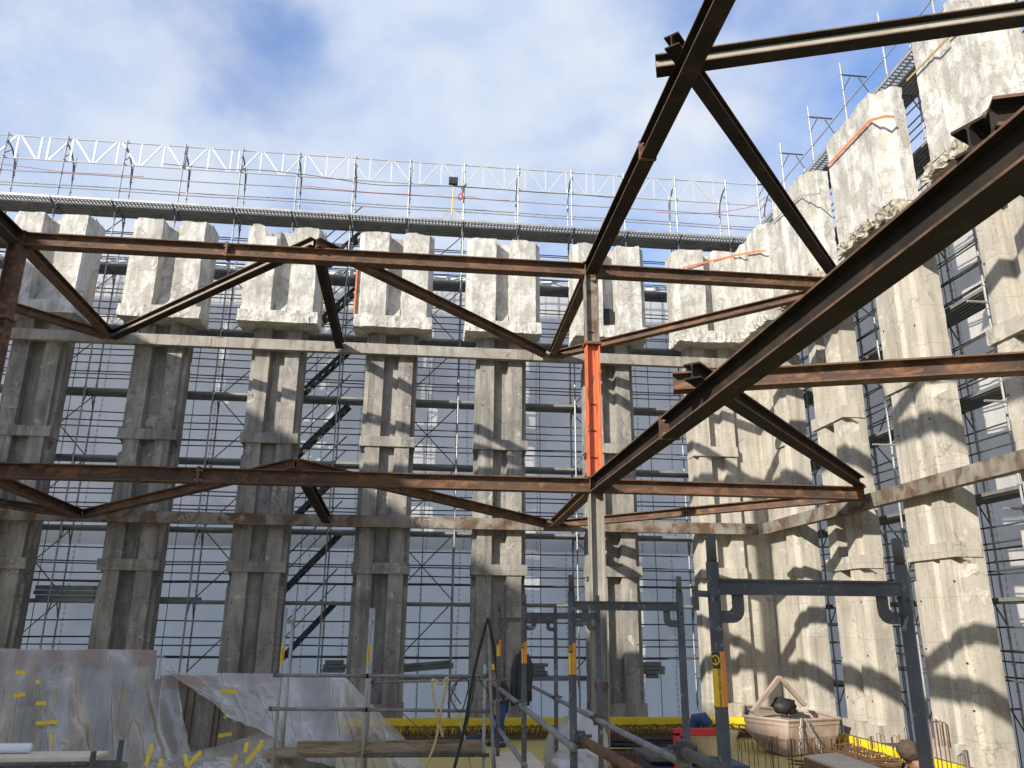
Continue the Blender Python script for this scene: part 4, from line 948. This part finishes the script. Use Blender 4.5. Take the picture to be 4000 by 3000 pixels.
rr = random.Random(8); m = MB()
for i in range(40):
    x = 7.0+rr.uniform(-.3, .9); m.tube([(x, 15.0+rr.uniform(-.3, .3), .30+rr.uniform(0, .12)), (x+rr.uniform(.6, 1.5), 14.8+rr.uniform(-.5, .4), .30+rr.uniform(0, .12))], .008, 5)
m.box((7.0, 14.6, .0), (8.9, 15.2, .28))
tag(m.build('mesh_offcuts', 'rebar', None), 'heap of dark rebar offcuts behind the shuttering box', 'rebar')

# boards stacked on the scaffold decks
def stack(label, p0, p1, Y, n, mt='deck', tilt=0.):
    a, b = at(*p0, Y), at(*p1, Y); t = thing('board_stack', label, 'board stack', (a.x, Y, min(a.z, b.z)), 'boards stacked on the scaffold decks'); r = random.Random(len(label))
    h = (a.z-b.z)/n
    for i in range(n):
        m = MB(); x0, x1 = a.x+r.uniform(-.08, .08), b.x+r.uniform(-.12, .12); z = b.z+h*i
        m.bar((x0, Y+r.uniform(-.03, .03), z+h/2), (x1, Y+r.uniform(-.03, .03), z+h/2+tilt), .32, h*.86); m.build('board', mt, t)
stack('green-grey boards stacked on the scaffold between the two leftmost columns', (150, 2285), (372, 2345), 23.75, 3)
stack('single grey board lying on the scaffold between the second and third columns', (595, 2330), (765, 2355), 23.75, 1)
stack('dark boards stacked low on the scaffold left of the fourth column', (1265, 2578), (1352, 2628), 23.75, 3)
stack('tilted dark boards stacked low on the scaffold right of the fourth column', (1565, 2595), (1770, 2628), 23.75, 3, tilt=.12)
stack('dark boards stacked low on the scaffold right of the worker', (2060, 2590), (2130, 2650), 23.75, 4)
stack('dark boards stacked low on the scaffold beside the orange post', (2515, 2585), (2580, 2650), 23.75, 4)

# ---------------------------------------------------------------- things on the top deck
p = at(1764, 850, 23.1); t = thing('work_lamp', 'black floodlight on a yellow tripod standing on the top deck', 'work lamp', (p.x, 23.1, H(12.51)))
hd = at(1771, 708, 23.1); zt_ = hd.z
m = MB(); m.tube([(p.x, 23.1, H(12.75)), (p.x+.03, 23.1, zt_-.12)], .018, 6); m.build('mast', 'tape', t)
m = MB(); m.bar((hd.x-.01, 23.1-.06, zt_), (hd.x+.01, 23.1+.06, zt_), .28, .26, (0, 1, 0)) if False else m.box((hd.x-.15, 23.02, zt_-.13), (hd.x+.15, 23.14, zt_+.12)); m.box((hd.x-.13, 23.14, zt_-.10), (hd.x+.13, 23.2, zt_+.1)); m.tube([(hd.x, 23.1, zt_-.2), (hd.x, 23.1, zt_-.12)], .03, 6); m.build('lamp_head', 'black', t, bevel=.01)
for dx, dy in ((-.42, -.05), (.40, -.1), (.0, .35)):
    m = MB(); m.tube([(p.x, 23.1, H(12.95)), (p.x+dx, 23.1+dy, H(12.52))], .014, 6); m.build('leg', 'tape', t)
for lab, pts in (('red cable sagging along the lattice railing at the left', [(0, 640), (120, 655), (250, 672), (400, 680), (560, 690)]), ('red cable sagging along the lattice railing in the middle', [(1180, 725), (1320, 740), (1450, 752), (1600, 760), (1790, 775), (1830, 768), (1900, 780), (1990, 783)]), ('red cable running to the right end of the lattice railing', [(2560, 830), (2700, 835), (2800, 830), (2880, 818), (2940, 805), (2990, 770)])):
    hose(lab, pp(pts, 23.25), .010, 'redcable', 'cable')
hose('red coil of cable hanging by the floodlight', pp([(1803, 730), (1806, 755), (1800, 778), (1788, 772), (1800, 755), (1806, 775), (1795, 782)], 23.2), .02, 'redcable', 'cable')
hose('black cable looping under the lattice railing', pp([(640, 640), (760, 652), (880, 662), (1000, 664), (1100, 672), (1250, 690), (1450, 720), (1600, 726), (1780, 728), (1950, 740), (2100, 752), (2250, 760), (2420, 775)], 23.22), .011, 'black', 'cable')
def strap(label, pts, w, mt, cat='strap', name='ratchet_strap'):
    m = MB()
    for a, b in zip(pts[:-1], pts[1:]): m.bar(a, b, .012, w)
    return tag(m.build(name, mt, None), label, cat, 'straps round the capital blocks' if cat == 'strap' else None)
strap('orange ratchet strap round the block of the corner pier', [at(2667, 1046, 21.68), atx(2860, 1000, 9.33), atx(2965, 980, 9.33), atx(2992, 980, 9.45)], .05, 'strap')
strap('orange ratchet strap round the block of the second right pier', [atx(3232, 648, 9.34), atx(3398, 470, 9.34), atx(3460, 454, 9.42), atx(3492, 456, 9.6)], .06, 'strap')
strap('brown batten slanting across the block of the rightmost pier', [atx(3542, 315, 9.33), atx(3740, 110, 9.33)], .05, 'rope', 'batten', 'batten')
strap('grey strap round the block of the first right pier', [atx(3004, 880, 9.34), atx(3125, 765, 9.34), atx(3205, 755, 9.45)], .035, 'galv', 'strap')

# ---------------------------------------------------------------- people
def skin_body(name, joints, edges, mt, parent, sub=2, label=None):
    o0 = wloc(parent); me = bpy.data.meshes.new(name)
    me.from_pydata([V(j[0])-o0 for j in joints], edges, []); o = bpy.data.objects.new(name+'_tmp', me); col.objects.link(o)
    sk = o.modifiers.new('skin', 'SKIN'); sk.use_smooth_shade = True
    for i, j in enumerate(joints):
        sv = me.skin_vertices[0].data[i]; r_ = j[1]; sv.radius = (r_, r_) if not isinstance(r_, tuple) else r_; sv.use_root = (i == 0)
    sb = o.modifiers.new('sub', 'SUBSURF'); sb.levels = sub; sb.render_levels = sub
    dg = bpy.context.evaluated_depsgraph_get(); m2 = bpy.data.meshes.new_from_object(o.evaluated_get(dg)); bpy.data.objects.remove(o)
    m2.materials.clear(); m2.materials.append(M[mt])
    for p in m2.polygons: p.use_smooth = True
    ob = bpy.data.objects.new(name, m2); col.objects.link(ob); ob.parent = parent
    if label: ob['label'] = label
    return ob
# worker: stands turned to the left, back half to us, right arm bent back, looking down at his work
wx, wy = 1.86, 19.85
t = thing('person', 'worker in yellow hard hat, dark jacket and blue jeans, standing with elbow bent', 'person', (wx, wy, 0))
W_ = lambda x, y, z: V((wx+x, wy+y, z))
body = [(W_(.02, .0, .98), .15), (W_(.01, 0, 1.15), .145), (W_(0, 0, 1.33), .165), (W_(-.02, 0, 1.44), .13), (W_(-.05, -.01, 1.51), .06), (W_(-.08, -.02, 1.60), .082), (W_(-.085, -.02, 1.68), .09),
        (W_(.06, -.17, 1.42), .065), (W_(.20, -.22, 1.22), .052), (W_(.03, -.24, 1.05), .040), (W_(-.06, -.22, 1.0), .034),
        (W_(-.06, .17, 1.42), .065), (W_(-.14, .20, 1.18), .052), (W_(-.26, .08, 1.08), .040), (W_(-.33, .02, 1.05), .034),
        (W_(.06, -.09, .90), .11), (W_(.05, -.10, .50), .072), (W_(.09, -.10, .11), .05), (W_(-.06, -.12, .045), .04),
        (W_(.0, .10, .90), .11), (W_(-.07, .11, .50), .072), (W_(-.08, .11, .11), .05), (W_(-.23, .09, .045), .04)]
edg = [(0, 1), (1, 2), (2, 3), (3, 4), (4, 5), (5, 6), (3, 7), (7, 8), (8, 9), (9, 10), (3, 11), (11, 12), (12, 13), (13, 14), (0, 15), (15, 16), (16, 17), (17, 18), (0, 19), (19, 20), (20, 21), (21, 22)]
skin_body('body', body, edg, 'skin', t)
jk = [(body[i][0], (body[i][1] if not isinstance(body[i][1], tuple) else body[i][1][0])*1.12+.008) for i in (0, 1, 2, 3, 7, 8, 9, 11, 12, 13)]
jk[0] = (W_(.02, 0, .93), .175)
skin_body('jacket', jk, [(0, 1), (1, 2), (2, 3), (3, 4), (4, 5), (5, 6), (3, 7), (7, 8), (8, 9)], 'jacket', t)
jn = [(W_(.03, 0, .93), .165)]+[(body[i][0], body[i][1]*1.14+.008) for i in (15, 16)]+[(W_(.09, -.10, .10), .066)]+[(body[i][0], body[i][1]*1.14+.008) for i in (19, 20)]+[(W_(-.08, .11, .10), .066)]
skin_body('jeans', jn, [(0, 1), (1, 2), (2, 3), (0, 4), (4, 5), (5, 6)], 'jeans', t)
for (x, y) in ((.04, -.11), (-.13, .10)):
    m = MB(); m.sphere(W_(x, y, .05), 1, 12, 8, (.155, .06, .065)); m.build('boot', 'boot', t, True)
for k, s in enumerate((-1, 1)):     # hands: palm, four bent fingers and a thumb
    c = W_(-.10, -.21, .985) if s < 0 else W_(-.37, .0, 1.035); m = MB(); m.sphere(c, 1, 10, 7, (.045, .022, .04))
    for q in range(4):
        L = (.062, .07, .066, .052)[q]; b0 = c+V((-.036, -.002, .026-.017*q)); m.tube([b0, b0+V((-L*.45, -.008*s, -.006)), b0+V((-L*.75, -.02*s, -.018)), b0+V((-L*.8, -.03*s, -.034))], [.0095, .0088, .008, .006], 7)
    m.tube([c+V((.0, 0, .034)), c+V((-.025, -.012, .058)), c+V((-.052, -.018, .062))], [.011, .0095, .007], 7); m.build('hand', 'skin', t, True)
hc = W_(-.09, -.02, 1.655)
m = MB(); m.sphere(hc+V((-.01, 0, .045)), 1, 18, 10, (.145, .125, .125), zmin=-.05); m.tube([hc+V((-.02+.16*cos(a)*1.06, .135*sin(a)*1.0, .045)) for a in [2*pi*q/18 for q in range(19)]], .011, 6); m.sphere(hc+V((-.16, 0, .05)), 1, 10, 6, (.06, .08, .012)); m.build('hard_hat', 'helmet', t, True)
m = MB(); m.sphere(hc+V((-.088, 0, -.025)), 1, 8, 6, (.022, .014, .02)); m.build('nose', 'skin', t, True)
for s in (-1, 1):
    m = MB(); m.sphere(hc+V((-.075, s*.034, .0)), .011, 8, 6); m.build('eye', 'ink', t, True)
    m = MB(); m.sphere(hc+V((.01, s*.085, -.015)), 1, 8, 6, (.02, .012, .032)); m.build('ear', 'skin', t, True)
m = MB(); m.sphere(hc+V((-.076, 0, -.058)), 1, 8, 5, (.012, .026, .006)); m.build('mouth', 'redply', t, True)
m = MB(); m.sphere(hc+V((.035, 0, -.005)), 1, 12, 8, (.072, .088, .075)); m.build('hair', 'hair', t, True)
m = MB(); m.tube([W_(.02+.19*cos(a), .175*sin(a), .965) for a in [2*pi*q/16 for q in range(17)]], .018, 6); m.box(W_(-.12, -.20, .70), W_(.03, -.15, .96)); m.box(W_(-.2, -.1, .74), W_(-.15, .06, .95)); m.build('tool_belt', 'leather', t, bevel=.01)
# second person bending low at the right edge: only the head and shoulder show
hp = at(3545, 2945, 12.2)
t = thing('person', 'person with brown hair bending low behind the near right scaffold post', 'person', (hp.x+.1, 12.2, 0))
B_ = lambda x, y, z: V((hp.x+x, 12.2+y, hp.z+z)); z0 = -hp.z
b2 = [(B_(.42, .05, -.42), .15), (B_(.28, .02, -.28), .15), (B_(.13, .0, -.16), .12), (B_(.06, -.01, -.08), .06), (B_(.0, -.02, -.02), .085), (B_(-.03, -.03, .05), .09),
      (B_(.10, -.18, -.2), .06), (B_(-.04, -.22, -.40), .05), (B_(-.12, -.16, z0+.35), .038), (B_(-.14, -.14, z0+.22), .034), (B_(.12, .18, -.2), .06), (B_(.0, .24, -.42), .05), (B_(-.10, .14, z0+.35), .038), (B_(-.12, .12, z0+.22), .034),
      (B_(.36, -.12, -.5), .1), (B_(.12, -.14, z0+.46), .075), (B_(.32, -.14, z0+.1), .05), (B_(.18, -.15, z0+.04), .04), (B_(.40, .16, -.5), .1), (B_(.2, .18, z0+.40), .075), (B_(.42, .17, z0+.1), .05), (B_(.28, .17, z0+.04), .04)]
e2 = [(0, 1), (1, 2), (2, 3), (3, 4), (4, 5), (2, 6), (6, 7), (7, 8), (8, 9), (2, 10), (10, 11), (11, 12), (12, 13), (0, 14), (14, 15), (15, 16), (16, 17), (0, 18), (18, 19), (19, 20), (20, 21)]
skin_body('body', b2, e2, 'skin', t)
j2 = [(b2[i][0], b2[i][1]*1.1+.01) for i in (0, 1, 2, 6, 7, 8, 10, 11, 12)]
skin_body('jacket', j2, [(0, 1), (1, 2), (2, 3), (3, 4), (4, 5), (2, 6), (6, 7), (7, 8)], 'ink', t)
j3 = [(b2[0][0], .165)]+[(b2[i][0], b2[i][1]*1.12+.008) for i in (14, 15, 16, 18, 19, 20)]
skin_body('trousers', j3, [(0, 1), (1, 2), (2, 3), (0, 4), (4, 5), (5, 6)], 'jeans', t)
m = MB(); m.sphere((0, 0, 0), 1, 18, 12)
for v in m.v: k = 1+.30*fbm(V(v)*5); v.x *= .15*k; v.y *= .14*k; v.z *= .15*k
for v in m.v: v += B_(.01, -.01, .045)
m.build('hair', 'hair', t, True)
for s in (-1, 1):
    c = B_(-.15, -.13*(1 if s < 0 else -1), z0+.18); m = MB(); m.sphere(c, 1, 10, 7, (.04, .03, .045))
    for q in range(4): b0 = c+V((-.02, -.026+.017*q, -.03)); L = (.06, .07, .066, .05)[q]; m.tube([b0, b0+V((-.02, 0, -L*.5)), b0+V((-.01, 0, -L*.95))], [.0095, .0085, .006], 7)
    m.tube([c+V((0, .03*s, 0)), c+V((-.02, .05*s, -.03)), c+V((-.03, .05*s, -.055))], [.011, .0095, .007], 7); m.build('hand', 'skin', t, True)
